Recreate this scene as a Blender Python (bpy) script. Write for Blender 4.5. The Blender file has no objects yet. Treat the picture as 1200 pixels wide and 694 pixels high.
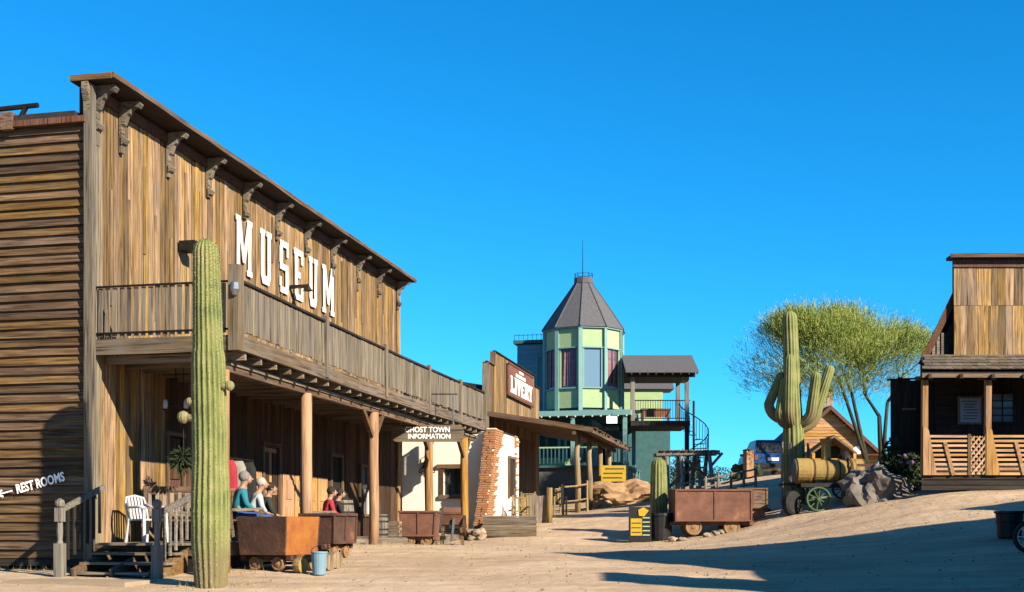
import bpy, bmesh, math, random
import numpy as np
from mathutils import Matrix, Vector, noise
random.seed(7)
SC = bpy.context.scene
C = SC.collection
V = Vector
R = math.radians
U = random.uniform
# ------------------------------------------------------------------ camera, sky, sun, exposure
F, HZ, EYE = 1400.0, 617.0, 1.6            # focal length and horizon row in photo pixels, eye height in metres
cam = bpy.data.cameras.new('camera'); cam.sensor_width = 36; cam.lens = 42.0
cam.shift_y = 270 / 1200; cam.clip_end = 6000; cam.clip_start = .1
camo = bpy.data.objects.new('camera', cam); C.objects.link(camo)
camo.location = (0, 0, EYE); camo.rotation_euler = (R(90), 0, 0); SC.camera = camo
SUN_EL = R(27.5); SUN_H = V((.745, -.667))    # horizontal direction TOWARDS the sun
wd = bpy.data.worlds.new('World'); SC.world = wd; wd.use_nodes = True
wn = wd.node_tree.nodes; wl = wd.node_tree.links
bg = wn['Background']; bg.inputs[1].default_value = .060
sky = wn.new('ShaderNodeTexSky'); sky.sky_type = 'NISHITA'; sky.sun_disc = False
sky.sun_elevation = SUN_EL; sky.sun_rotation = math.atan2(SUN_H.x, SUN_H.y)
sky.altitude = 600; sky.air_density = 1.0; sky.dust_density = 0.2; sky.ozone_density = 1.5
hs = wn.new('ShaderNodeMixRGB'); hs.blend_type = 'MULTIPLY'; hs.inputs[0].default_value = 1; hs.inputs[2].default_value = (.15, .80, 1.30, 1)
wl.new(sky.outputs[0], hs.inputs[1]); 
sp_ = wn.new('ShaderNodeSeparateColor'); cb_ = wn.new('ShaderNodeCombineColor'); wl.new(hs.outputs[0], sp_.inputs[0])   # deep saturated blue: red falls off faster
m1_ = wn.new('ShaderNodeMath'); m1_.operation = 'DIVIDE'; m1_.inputs[1].default_value = .67; wl.new(sp_.outputs[0], m1_.inputs[0])
m2_ = wn.new('ShaderNodeMath'); m2_.operation = 'POWER'; m2_.inputs[1].default_value = 1.9; wl.new(m1_.outputs[0], m2_.inputs[0])
m3_ = wn.new('ShaderNodeMath'); m3_.operation = 'MULTIPLY'; m3_.inputs[1].default_value = .67; wl.new(m2_.outputs[0], m3_.inputs[0])
wl.new(m3_.outputs[0], cb_.inputs[0]); wl.new(sp_.outputs[1], cb_.inputs[1]); wl.new(sp_.outputs[2], cb_.inputs[2]); wl.new(cb_.outputs[0], bg.inputs[0])
sl = bpy.data.lights.new('sun', 'SUN'); sl.energy = 5.0; sl.angle = R(.53); sl.color = (1, .86, .66)
so = bpy.data.objects.new('sun', sl); C.objects.link(so); so.location = (30, -30, 40)
ld = V((-SUN_H.x * math.cos(SUN_EL), -SUN_H.y * math.cos(SUN_EL), -math.sin(SUN_EL)))
so.rotation_euler = ld.to_track_quat('-Z', 'Y').to_euler()
vs = SC.view_settings; vs.view_transform = 'Standard'; vs.look = 'None'; vs.exposure = 1.5; vs.gamma = 1
SC.render.engine = 'CYCLES'

# ------------------------------------------------------------------ materials
MATS = {}
def kk(c, k=.43): return tuple(x * k for x in c)
def _mat(name):
    m = bpy.data.materials.new(name); m.use_nodes = True
    nt = m.node_tree; b = nt.nodes['Principled BSDF']; MATS[name] = m
    return m, nt, b, nt.nodes, nt.links
def ramp(n, stops):
    r = n.new('ShaderNodeValToRGB'); e = r.color_ramp.elements
    while len(e) < len(stops): e.new(.5)
    for k, (p, c) in enumerate(stops): e[k].position = p; e[k].color = (*c, 1)
    return r
def wood(name, c1, c2, c3, axis='X', var=.45, hue=.012, grain=11, rough=.85, grey=.25, greyc=(.30, .27, .23), kf=.43, crack=.75):
    m, nt, b, n, l = _mat(name)
    tc = n.new('ShaderNodeTexCoord'); oi = n.new('ShaderNodeObjectInfo')
    off = n.new('ShaderNodeMath'); off.operation = 'MULTIPLY'; off.inputs[1].default_value = 61.7; l.new(oi.outputs['Random'], off.inputs[0])
    add = n.new('ShaderNodeVectorMath'); add.operation = 'ADD'; l.new(tc.outputs['Object'], add.inputs[0]); l.new(off.outputs[0], add.inputs[1])
    mp = n.new('ShaderNodeMapping'); s = [grain * 1.5] * 3; s['XYZ'.index(axis)] = grain * .09; mp.inputs['Scale'].default_value = s; l.new(add.outputs[0], mp.inputs[0])
    ns = n.new('ShaderNodeTexNoise'); ns.inputs['Scale'].default_value = 1; ns.inputs['Detail'].default_value = 7; ns.inputs['Distortion'].default_value = .7; ns.inputs['Roughness'].default_value = .62
    l.new(mp.outputs[0], ns.inputs['Vector'])
    c1, c2, c3, greyc = kk(c1, kf), kk(c2, kf), kk(c3, kf), kk(greyc, kf)
    rp = ramp(n, [(.30, c1), (.5, c2), (.72, c3)]); l.new(ns.outputs['Fac'], rp.inputs[0])
    n2 = n.new('ShaderNodeTexNoise'); n2.inputs['Scale'].default_value = 1.3; n2.inputs['Detail'].default_value = 5; l.new(add.outputs[0], n2.inputs['Vector'])
    r2 = ramp(n, [(.45, (0, 0, 0)), (.7, (grey * 2, grey * 2, grey * 2))]); l.new(n2.outputs['Fac'], r2.inputs[0])
    mx = n.new('ShaderNodeMixRGB'); l.new(r2.outputs[0], mx.inputs[0]); l.new(rp.outputs[0], mx.inputs[1]); mx.inputs[2].default_value = (*greyc, 1)
    h = n.new('ShaderNodeHueSaturation'); l.new(mx.outputs[0], h.inputs['Color'])
    mr = n.new('ShaderNodeMapRange'); mr.inputs[3].default_value = 1 - var; mr.inputs[4].default_value = 1 + var * .75; l.new(oi.outputs['Random'], mr.inputs[0]); l.new(mr.outputs[0], h.inputs['Value'])
    m2 = n.new('ShaderNodeMath'); m2.operation = 'MULTIPLY'; m2.inputs[1].default_value = 17.31; l.new(oi.outputs['Random'], m2.inputs[0])
    m3 = n.new('ShaderNodeMath'); m3.operation = 'FRACT'; l.new(m2.outputs[0], m3.inputs[0])
    mh = n.new('ShaderNodeMapRange'); mh.inputs[3].default_value = .5 - hue; mh.inputs[4].default_value = .5 + hue * .5; l.new(m3.outputs[0], mh.inputs[0]); l.new(mh.outputs[0], h.inputs['Hue'])
    ms = n.new('ShaderNodeMapRange'); ms.inputs[3].default_value = .78; ms.inputs[4].default_value = 1.12; l.new(m3.outputs[0], ms.inputs[0]); l.new(ms.outputs[0], h.inputs['Saturation'])
    mp4 = n.new('ShaderNodeMapping'); s4 = [34.0] * 3; s4['XYZ'.index(axis)] = .9; mp4.inputs['Scale'].default_value = s4; l.new(add.outputs[0], mp4.inputs[0])
    n4 = n.new('ShaderNodeTexNoise'); n4.inputs['Scale'].default_value = 1; n4.inputs['Detail'].default_value = 4; l.new(mp4.outputs[0], n4.inputs['Vector'])
    r4 = ramp(n, [(.54, (1, 1, 1)), (.66, (1 - crack,) * 3)]); l.new(n4.outputs['Fac'], r4.inputs[0])
    m4 = n.new('ShaderNodeMixRGB'); m4.blend_type = 'MULTIPLY'; m4.inputs[0].default_value = 1; l.new(h.outputs[0], m4.inputs[1]); l.new(r4.outputs[0], m4.inputs[2])
    l.new(m4.outputs[0], b.inputs['Base Color']); b.inputs['Roughness'].default_value = rough; b.inputs['Specular IOR Level'].default_value = .25
    bp = n.new('ShaderNodeBump'); bp.inputs['Strength'].default_value = .55; bp.inputs['Distance'].default_value = .02; l.new(ns.outputs['Fac'], bp.inputs['Height']); l.new(bp.outputs[0], b.inputs['Normal'])
    return m
def spotted(name, c1, c2, scale=3, rough=.8, metal=0, bump=.3, c3=None, lo=.35, hi=.65, bscale=None, var=0, dist=.02, k=None):
    m, nt, b, n, l = _mat(name)
    tc = n.new('ShaderNodeTexCoord'); ns = n.new('ShaderNodeTexNoise'); ns.inputs['Scale'].default_value = scale; ns.inputs['Detail'].default_value = 8; ns.inputs['Roughness'].default_value = .6
    l.new(tc.outputs['Object'], ns.inputs['Vector'])
    k_ = k or (1.0 if min(c1) > .73 else .46)
    c1, c2 = kk(c1, k_), kk(c2, k_)
    if c3: c3 = kk(c3, k_)
    st = [(lo, c1), (hi, c2)] + ([(min(.98, hi + .12), c3)] if c3 else [])
    rp = ramp(n, st); l.new(ns.outputs['Fac'], rp.inputs[0]); out = rp.outputs[0]
    if var:
        oi = n.new('ShaderNodeObjectInfo'); h = n.new('ShaderNodeHueSaturation'); mr = n.new('ShaderNodeMapRange'); mr.inputs[3].default_value = 1 - var; mr.inputs[4].default_value = 1 + var
        l.new(oi.outputs['Random'], mr.inputs[0]); l.new(mr.outputs[0], h.inputs['Value']); l.new(out, h.inputs['Color']); out = h.outputs[0]
    l.new(out, b.inputs['Base Color']); b.inputs['Roughness'].default_value = rough; b.inputs['Metallic'].default_value = metal
    b.inputs['Specular IOR Level'].default_value = .3
    if bump:
        nb = n.new('ShaderNodeTexNoise'); nb.inputs['Scale'].default_value = bscale or scale * 6; nb.inputs['Detail'].default_value = 6; l.new(tc.outputs['Object'], nb.inputs['Vector'])
        bp = n.new('ShaderNodeBump'); bp.inputs['Strength'].default_value = bump; bp.inputs['Distance'].default_value = dist; l.new(nb.outputs['Fac'], bp.inputs['Height']); l.new(bp.outputs[0], b.inputs['Normal'])
    return m
def glass(name, col=(.03, .04, .05), rough=.08):
    m, nt, b, n, l = _mat(name); b.inputs['Base Color'].default_value = (*col, 1); b.inputs['Roughness'].default_value = rough; b.inputs['Specular IOR Level'].default_value = .6
    return m
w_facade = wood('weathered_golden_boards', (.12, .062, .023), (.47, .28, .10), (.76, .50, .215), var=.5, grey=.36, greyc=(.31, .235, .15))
w_lower = wood('orange_brown_boards_shade_dark', (.04, .018, .008), (.11, .052, .02), (.19, .10, .04), var=.5, grey=.12, greyc=(.16, .12, .08))  # lower wall tone darkened to deepen the shade under the balcony
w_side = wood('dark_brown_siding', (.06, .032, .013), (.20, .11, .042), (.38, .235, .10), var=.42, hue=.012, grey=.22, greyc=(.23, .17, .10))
w_grey = wood('silver_grey_boards', (.15, .125, .085), (.30, .25, .175), (.42, .36, .265), var=.3, grey=.25, hue=.02)
w_beam = wood('dull_brown_beam', (.11, .075, .04), (.22, .155, .085), (.34, .25, .15), var=.25, grey=.3)
w_post = wood('orange_log_post', (.30, .13, .035), (.58, .31, .10), (.74, .45, .17), axis='Z', var=.15, grain=7, grey=.1, crack=.5)
w_greyz = wood('grey_post_wood', (.16, .14, .11), (.31, .28, .23), (.42, .39, .34), axis='Z', var=.2, grey=.25)
w_yel = wood('yellow_pole_wood', (.26, .17, .06), (.45, .32, .13), (.55, .42, .2), axis='Z', var=.2, grey=.15)
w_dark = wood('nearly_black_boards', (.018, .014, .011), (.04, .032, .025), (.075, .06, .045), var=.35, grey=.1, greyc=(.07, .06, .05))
w_brown = wood('brown_timber', (.11, .062, .028), (.22, .125, .055), (.34, .21, .10), var=.3, grey=.2)
w_deck = wood('pale_deck_boards', (.20, .15, .10), (.36, .28, .19), (.46, .38, .28), var=.25, grey=.3)
w_red = wood('reddish_door_wood', (.10, .04, .022), (.20, .075, .04), (.30, .13, .07), axis='Z', var=.2, grey=.1)
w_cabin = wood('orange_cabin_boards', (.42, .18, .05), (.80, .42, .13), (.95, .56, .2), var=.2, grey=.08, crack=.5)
w_slat = wood('pinkish_railing_slats', (.5, .25, .1), (.85, .5, .24), (.98, .64, .36), var=.15, grey=.08, crack=.4)
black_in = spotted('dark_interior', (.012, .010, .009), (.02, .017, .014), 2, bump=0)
roof_dark = spotted('dark_roof_felt', (.03, .024, .022), (.06, .045, .04), 4, bump=.3)
shingle = wood('weathered_shakes', (.14, .10, .06), (.26, .19, .12), (.38, .29, .19), var=.35, axis='Y', grey=.3)
white_p = spotted('chipped_white_paint', (.80, .79, .76), (.74, .72, .68), 9, bump=.1, c3=(.45, .36, .25), hi=.62)
white_w = wood('worn_white_letters', (.36, .27, .17), (.76, .73, .68), (.84, .83, .8), axis='Z', var=.03, hue=0, grey=.22, greyc=(.42, .33, .22), kf=.8, crack=.6)
white_pl = spotted('white_plastic', (.72, .72, .74), (.66, .66, .70), 3, rough=.35, bump=0)
iron = spotted('dark_iron', (.03, .028, .027), (.06, .05, .045), 8, rough=.55, metal=.6, bump=.2)
rust = spotted('dark_brown_rust', (.075, .038, .028), (.16, .074, .045), 2.6, c3=(.40, .17, .055), hi=.6, bump=.5, rough=.85)
rust_o = spotted('bright_orange_rust', (.50, .19, .035), (.36, .11, .025), 4, c3=(.62, .33, .06), bump=.4, rough=.85)
rust_r = spotted('purple_red_rust', (.17, .075, .052), (.28, .125, .08), 2.4, c3=(.42, .22, .12), hi=.6, bump=.5, rough=.85)
rust_w = spotted('tan_rust_wheels', (.33, .18, .08), (.45, .28, .14), 6, bump=.4)
plaster = spotted('cream_adobe_plaster', (.78, .70, .58), (.72, .62, .49), 1.1, c3=(.50, .33, .19), lo=.4, hi=.68, bump=.35, bscale=7, k=.95)
brick_m = spotted('old_orange_brick', (.46, .19, .09), (.58, .31, .15), 7, c3=(.66, .52, .38), bump=.4, var=.3)
stone_m = spotted('tan_field_stone', (.36, .27, .19), (.48, .38, .27), 4, c3=(.56, .48, .38), bump=.5, var=.25)
rock_tan = spotted('tan_outcrop_rock', (.42, .24, .12), (.56, .36, .19), 1.6, c3=(.66, .50, .32), bump=.8, bscale=6)
rock_grey = spotted('grey_granite', (.16, .14, .125), (.27, .24, .21), 3, c3=(.36, .32, .28), bump=.8, bscale=9)
bluep = spotted('blue_grey_siding_paint', (.16, .36, .50), (.2, .42, .56), 4, bump=.15, var=.12)
tealp = spotted('teal_trim_paint', (.22, .46, .46), (.27, .52, .50), 5, bump=.15, c3=(.2, .3, .26))
greenp = spotted('yellow_green_panel_paint', (.46, .66, .33), (.54, .73, .42), 3, c3=(.44, .46, .28), bump=.2)
dkteal = spotted('dark_teal_paint', (.04, .14, .165), (.06, .19, .21), 4, bump=.1)
found = spotted('grey_green_foundation', (.14, .165, .155), (.19, .21, .195), 3, bump=.3)
shing_g = spotted('grey_asphalt_shingles', (.125, .125, .14), (.165, .165, .18), 9, bump=.5, bscale=40)
curtain = spotted('pink_red_curtain', (.26, .09, .13), (.42, .22, .27), 5, bump=.2)
cloth_w = spotted('pale_curtain', (.62, .58, .52), (.72, .68, .62), 4, bump=.2)
win_g = glass('window_glass'); win_b = glass('blue_tinted_glass', (.10, .16, .22), .12)
redp = spotted('faded_red_sign_paint', (.22, .075, .05), (.30, .13, .085), 5, c3=(.30, .2, .12), hi=.6, bump=.2)
yelp = spotted('bright_yellow_paint', (.72, .50, .03), (.62, .42, .03), 6, bump=.1)
yel_t = spotted('ochre_boiler_paint', (.36, .235, .06), (.46, .32, .095), 2.2, c3=(.22, .12, .05), hi=.56, bump=.4)
greenw = spotted('green_wheel_paint', (.08, .15, .05), (.12, .2, .08), 6, bump=.2)
blackp = spotted('black_plastic', (.012, .012, .014), (.02, .02, .022), 5, rough=.5, bump=.1)
bluebkt = spotted('pale_blue_plastic', (.22, .38, .50), (.27, .43, .55), 5, rough=.5, bump=.1)
carblue = glass('blue_car_paint_shade_dark', (.008, .045, .15), .3)  # blue made darker to stand in for shade; the car itself is sunlit
rubber = spotted('black_rubber', (.015, .015, .015), (.03, .03, .03), 6, bump=.2)
chrome = spotted('dull_metal', (.45, .45, .46), (.55, .55, .56), 6, metal=.8, rough=.35, bump=.1)
skin = spotted('skin', (.48, .27, .18), (.53, .31, .21), 6, rough=.55, bump=.05)
teal_c = spotted('teal_jacket_cloth', (.012, .22, .30), (.02, .28, .37), 12, bump=.3)
pale_c = spotted('pale_blue_shirt_cloth', (.48, .58, .60), (.58, .66, .67), 12, bump=.3)
jean_c = spotted('blue_denim', (.03, .08, .28), (.05, .12, .36), 14, bump=.3)
dark_c = spotted('dark_green_cloth', (.02, .03, .022), (.035, .045, .035), 12, bump=.3)
red_c = spotted('red_cloth', (.42, .02, .04), (.52, .035, .06), 12, bump=.3)
grey_c = spotted('grey_cloth', (.36, .34, .30), (.44, .42, .37), 12, bump=.3)
black_c = spotted('black_cloth', (.014, .013, .014), (.022, .02, .02), 12, bump=.3)
hair_g = spotted('grey_hair', (.22, .21, .20), (.36, .34, .32), 30, bump=.4)
hair_w = spotted('pale_hair', (.55, .47, .40), (.66, .58, .5), 30, bump=.4)
hair_d = spotted('dark_hair', (.02, .014, .01), (.045, .03, .02), 30, bump=.4)
eyem = spotted('eye_dark', (.01, .01, .01), (.02, .02, .02), 5, bump=0)
lipm = spotted('lip', (.35, .12, .10), (.4, .15, .12), 5, bump=0)
bark = spotted('dark_green_bark', (.035, .04, .02), (.07, .07, .035), 6, bump=.5)
leaf_p = spotted('palo_verde_twigs', (.34, .46, .09), (.52, .58, .12), .8, c3=(.72, .64, .15), bump=0)
leaf_d = spotted('dark_bush_leaves', (.025, .045, .015), (.05, .08, .025), 3, bump=0)
flow_m = spotted('purple_flowers', (.30, .12, .40), (.45, .22, .5), 5, bump=0)
bulb_m = spotted('clear_bulb', (.75, .72, .62), (.8, .78, .7), 5, rough=.15, bump=0)

def cactus_mat():
    m, nt, b, n, l = _mat('ribbed_cactus_skin')
    at = n.new('ShaderNodeAttribute'); at.attribute_name = 'ridge'
    tc = n.new('ShaderNodeTexCoord'); ns = n.new('ShaderNodeTexNoise'); ns.inputs['Scale'].default_value = 3; ns.inputs['Detail'].default_value = 7; l.new(tc.outputs['Object'], ns.inputs['Vector'])
    rp = ramp(n, [(.32, (.045, .066, .018)), (.5, (.10, .12, .033)), (.62, (.135, .14, .05)), (.74, (.20, .165, .075))]); l.new(ns.outputs['Fac'], rp.inputs[0])
    r2 = ramp(n, [(.62, (0, 0, 0)), (1, (.75, .75, .75))]); l.new(at.outputs['Fac'], r2.inputs[0])
    mx = n.new('ShaderNodeMixRGB'); l.new(r2.outputs[0], mx.inputs[0]); l.new(rp.outputs[0], mx.inputs[1]); mx.inputs[2].default_value = (.21, .21, .075, 1)
    sx = n.new('ShaderNodeSeparateXYZ'); l.new(tc.outputs['Object'], sx.inputs[0]); nz = n.new('ShaderNodeMath'); nz.operation = 'MULTIPLY_ADD'; nz.inputs[1].default_value = 1.7; l.new(ns.outputs['Fac'], nz.inputs[0]); l.new(sx.outputs[2], nz.inputs[2])
    rc = ramp(n, [(.35, (.85,) * 3), (.62, (0, 0, 0))]); rm = n.new('ShaderNodeMapRange'); rm.inputs[1].default_value = 0; rm.inputs[2].default_value = 3.1; l.new(nz.outputs[0], rm.inputs[0]); l.new(rm.outputs[0], rc.inputs[0])
    mk = n.new('ShaderNodeMixRGB'); l.new(rc.outputs[0], mk.inputs[0]); l.new(mx.outputs[0], mk.inputs[1]); mk.inputs[2].default_value = (.13, .10, .05, 1); mx = mk
    n3 = n.new('ShaderNodeTexNoise'); n3.inputs['Scale'].default_value = 55; n3.inputs['Detail'].default_value = 3; l.new(tc.outputs['Object'], n3.inputs['Vector'])
    bp = n.new('ShaderNodeBump'); bp.inputs['Strength'].default_value = .5; bp.inputs['Distance'].default_value = .02; l.new(n3.outputs['Fac'], bp.inputs['Height']); l.new(bp.outputs[0], b.inputs['Normal'])
    l.new(mx.outputs[0], b.inputs['Base Color']); b.inputs['Roughness'].default_value = .75; b.inputs['Specular IOR Level'].default_value = .25
    return m
cactus_m = cactus_mat()
bud_m = spotted('pale_cactus_bud', (.30, .28, .12), (.42, .36, .18), 14, bump=.6)

def ground_mat():
    m, nt, b, n, l = _mat('tan_desert_dirt')
    tc = n.new('ShaderNodeTexCoord')
    a = n.new('ShaderNodeTexNoise'); a.inputs['Scale'].default_value = .35; a.inputs['Detail'].default_value = 9; a.inputs['Roughness'].default_value = .65; l.new(tc.outputs['Object'], a.inputs['Vector'])
    mp = n.new('ShaderNodeMapping'); mp.inputs['Scale'].default_value = (.25, 2.2, 1); mp.inputs['Rotation'].default_value = (0, 0, R(-8)); l.new(tc.outputs['Object'], mp.inputs[0])
    t = n.new('ShaderNodeTexNoise'); t.inputs['Scale'].default_value = .8; t.inputs['Detail'].default_value = 6; l.new(mp.outputs[0], t.inputs['Vector'])
    f = n.new('ShaderNodeTexNoise'); f.inputs['Scale'].default_value = 9; f.inputs['Detail'].default_value = 8; f.inputs['Roughness'].default_value = .75; l.new(tc.outputs['Object'], f.inputs['Vector'])
    r1 = ramp(n, [(.3, (.31, .225, .15)), (.52, (.385, .29, .20)), (.72, (.44, .345, .25))]); l.new(a.outputs['Fac'], r1.inputs[0])
    r2 = ramp(n, [(.35, (.70, .66, .62)), (.6, (1.06, 1.04, 1.0))]); l.new(t.outputs['Fac'], r2.inputs[0])
    r3 = ramp(n, [(.30, (.74, .72, .70)), (.52, (1.04, 1.04, 1.04))]); l.new(f.outputs['Fac'], r3.inputs[0])
    m1 = n.new('ShaderNodeMixRGB'); m1.blend_type = 'MULTIPLY'; m1.inputs[0].default_value = .6; l.new(r1.outputs[0], m1.inputs[1]); l.new(r2.outputs[0], m1.inputs[2])
    m2 = n.new('ShaderNodeMixRGB'); m2.blend_type = 'MULTIPLY'; m2.inputs[0].default_value = .7; l.new(m1.outputs[0], m2.inputs[1]); l.new(r3.outputs[0], m2.inputs[2])
    l.new(m2.outputs[0], b.inputs['Base Color']); b.inputs['Roughness'].default_value = .95; b.inputs['Specular IOR Level'].default_value = .1
    bp = n.new('ShaderNodeBump'); bp.inputs['Strength'].default_value = .7; bp.inputs['Distance'].default_value = .05; l.new(f.outputs['Fac'], bp.inputs['Height'])
    wv = n.new('ShaderNodeTexNoise'); wv.inputs['Scale'].default_value = 1.5; wv.inputs['Detail'].default_value = 3; l.new(tc.outputs['Object'], wv.inputs['Vector'])
    wm = n.new('ShaderNodeMixRGB'); wm.inputs[0].default_value = .25; l.new(tc.outputs['Object'], wm.inputs[1]); l.new(wv.outputs['Color'], wm.inputs[2])
    vo = n.new('ShaderNodeTexVoronoi'); vo.feature = 'SMOOTH_F1'; vo.inputs['Scale'].default_value = 3.4; vo.inputs['Smoothness'].default_value = .6; l.new(wm.outputs[0], vo.inputs['Vector'])
    b2 = n.new('ShaderNodeBump'); b2.inputs['Strength'].default_value = .28; b2.inputs['Distance'].default_value = .09; l.new(vo.outputs['Distance'], b2.inputs['Height']); l.new(bp.outputs[0], b2.inputs['Normal']); l.new(b2.outputs[0], b.inputs['Normal'])
    return m

# ------------------------------------------------------------------ object helpers
W = {}
def tag(o, label=None, cat=None, group=None, kind=None):
    if label: o['label'] = label
    if cat: o['category'] = cat
    if group: o['group'] = group
    if kind: o['kind'] = kind
    return o
def link(o, mw, parent=None):
    C.objects.link(o); W[o.name] = mw
    if parent is not None:
        o.parent = parent; o.matrix_parent_inverse = W[parent.name].inverted()
    o.matrix_basis = mw
    return o
def thing(name, loc, label, cat, group=None, parent=None):
    o = bpy.data.objects.new(name, None); o.empty_display_size = .2
    link(o, Matrix.Translation(V(loc)), parent); return tag(o, label, cat, group)
def copy_tree(o, delta, rz=0, parent=None):
    """copy of a thing with its parts and sub-parts, shifted by delta and turned by rz about its base"""
    c = o.copy(); C.objects.link(c)
    if parent is None:
        mw = Matrix.Translation(V(delta)) @ Matrix.Translation(o.matrix_basis.translation) @ Matrix.Rotation(rz, 4, 'Z') @ Matrix.Translation(-o.matrix_basis.translation) @ o.matrix_basis
        c.matrix_basis = mw; W[c.name] = mw
    else:
        c.parent = parent; c.matrix_parent_inverse = o.matrix_parent_inverse.copy(); W[c.name] = W[o.name]
    for ch in [k for k in KIDS.get(o.name, [])]: copy_tree(ch, (0, 0, 0), 0, c)
    return c
class _K(dict): pass
KIDS = _K()
_link0 = link
def link(o, mw, parent=None):
    _link0(o, mw, parent)
    if parent is not None: KIDS.setdefault(parent.name, []).append(o)
    return o

class MB:
    def __init__(s): s.v = []; s.f = []; s.col = None
    def add(s, vs, fs):
        k = len(s.v); s.v += [tuple(x) for x in vs]; s.f += [tuple(i + k for i in f) for f in fs]; return s
    def hexa(s, p):   # 8 points: bottom ring 0-3, top ring 4-7 (ccw seen from above)
        return s.add(p, [(3, 2, 1, 0), (4, 5, 6, 7), (0, 1, 5, 4), (1, 2, 6, 5), (2, 3, 7, 6), (3, 0, 4, 7)])
    def box(s, c, size, rot=None):
        c = V(c); h = V(size) / 2
        p = [V((x * h.x, y * h.y, z * h.z)) for z in (-1, 1) for x, y in ((-1, -1), (1, -1), (1, 1), (-1, 1))]
        if rot is not None: p = [rot @ q for q in p]
        return s.hexa([c + q for q in p])
    def fbox(s, fr, a0, a1, b0, b1, z0, z1):
        return s.hexa([fr(a, b, z) for z in (z0, z1) for a, b in ((a0, b0), (a1, b0), (a1, b1), (a0, b1))])
    def beam(s, p0, p1, w, t, up=V((0, 0, 1))):
        p0 = V(p0); p1 = V(p1); x = (p1 - p0).normalized(); y = V(up).cross(x)
        if y.length < 1e-4: y = V((0, 1, 0)).cross(x)
        y.normalize(); z = x.cross(y)
        q = [p0, p1]
        return s.hexa([e + y * (sy * w / 2) + z * (sz * t / 2) for sz in (-1, 1) for e, sy in ((p0, -1), (p1, -1), (p1, 1), (p0, 1))])
    def path(s, pts, rad, n=8, cap=True, flat=None):
        pts = [V(p) for p in pts]; rad = rad if hasattr(rad, '__len__') else [rad] * len(pts)
        k0 = len(s.v); prev = None; m = len(pts)
        for i, p in enumerate(pts):
            t = (pts[min(i + 1, m - 1)] - pts[max(i - 1, 0)]).normalized()
            if prev is None:
                a = V((1, 0, 0)) if abs(t.x) < .8 else V((0, 1, 0))
                x = (a - t * a.dot(t)).normalized()
            else: x = (prev - t * prev.dot(t)).normalized()
            prev = x; y = t.cross(x)
            for j in range(n):
                an = 2 * math.pi * j / n; s.v.append(tuple(p + (x * math.cos(an) + y * math.sin(an)) * rad[i]))
        for i in range(m - 1):
            for j in range(n):
                a = k0 + i * n + j; b = k0 + i * n + (j + 1) % n; s.f.append((a, b, b + n, a + n))
        if cap: s.f.append(tuple(k0 + j for j in reversed(range(n)))); s.f.append(tuple(k0 + (m - 1) * n + j for j in range(n)))
        return s
    def lathe(s, c, prof, n=16, axis=V((0, 0, 1)), close=True):
        c = V(c); axis = V(axis).normalized(); a = V((1, 0, 0)) if abs(axis.x) < .8 else V((0, 1, 0)); x = (a - axis * a.dot(axis)).normalized(); y = axis.cross(x); k0 = len(s.v)
        for r, h in prof:
            for j in range(n):
                an = 2 * math.pi * j / n; s.v.append(tuple(c + axis * h + (x * math.cos(an) + y * math.sin(an)) * max(r, 1e-4)))
        m = len(prof)
        for i in range(m - 1):
            for j in range(n):
                p = k0 + i * n + j; q = k0 + i * n + (j + 1) % n; s.f.append((p, q, q + n, p + n))
        if close: s.f.append(tuple(k0 + j for j in reversed(range(n)))); s.f.append(tuple(k0 + (m - 1) * n + j for j in range(n)))
        return s
    def prism(s, poly, ext):  # poly: list of 3D points, extruded by vector ext
        poly = [V(p) for p in poly]; n = len(poly); ext = V(ext)
        return s.add(poly + [p + ext for p in poly], [tuple(reversed(range(n))), tuple(range(n, 2 * n))] + [(i, (i + 1) % n, n + (i + 1) % n, n + i) for i in range(n)])
    def blob(s, c, r, sub=2, amp=.25, freq=1.2, sq=(1, 1, 1), seed=0, flat_z=None):
        bm = bmesh.new(); bmesh.ops.create_icosphere(bm, subdivisions=sub, radius=1); c = V(c)
        vs = []
        for v in bm.verts:
            d = v.co.normalized(); k = 1 + amp * noise.fractal(d * freq + V((seed * 3.1, seed * 1.7, seed)), 1.0, 2.0, 4)
            p = c + V((d.x * sq[0], d.y * sq[1], d.z * sq[2])) * r * k
            if flat_z is not None: p.z = max(p.z, flat_z)
            vs.append(p)
        fs = [tuple(v.index for v in f.verts) for f in bm.faces]; bm.free()
        return s.add(vs, fs)
    def build(s, name, mat, parent=None, smooth=False, origin=None, **kw):
        a = np.array(s.v, dtype=float); lo = a.min(0); hi = a.max(0)
        o0 = V(origin) if origin is not None else V(((lo[0] + hi[0]) / 2, (lo[1] + hi[1]) / 2, lo[2]))
        me = bpy.data.meshes.new(name); me.from_pydata([tuple(r) for r in (a - np.array(o0))], [], s.f)
        me.materials.append(mat)
        bm = bmesh.new(); bm.from_mesh(me); bmesh.ops.recalc_face_normals(bm, faces=bm.faces); bm.to_mesh(me); bm.free()
        if s.col is not None:
            at = me.attributes.new('ridge', 'FLOAT', 'POINT'); at.data.foreach_set('value', np.array(s.col, dtype=np.float32))
        if smooth: me.shade_smooth()
        o = bpy.data.objects.new(name, me); link(o, Matrix.Translation(o0), parent)
        return tag(o, **kw) if kw else o
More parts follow.
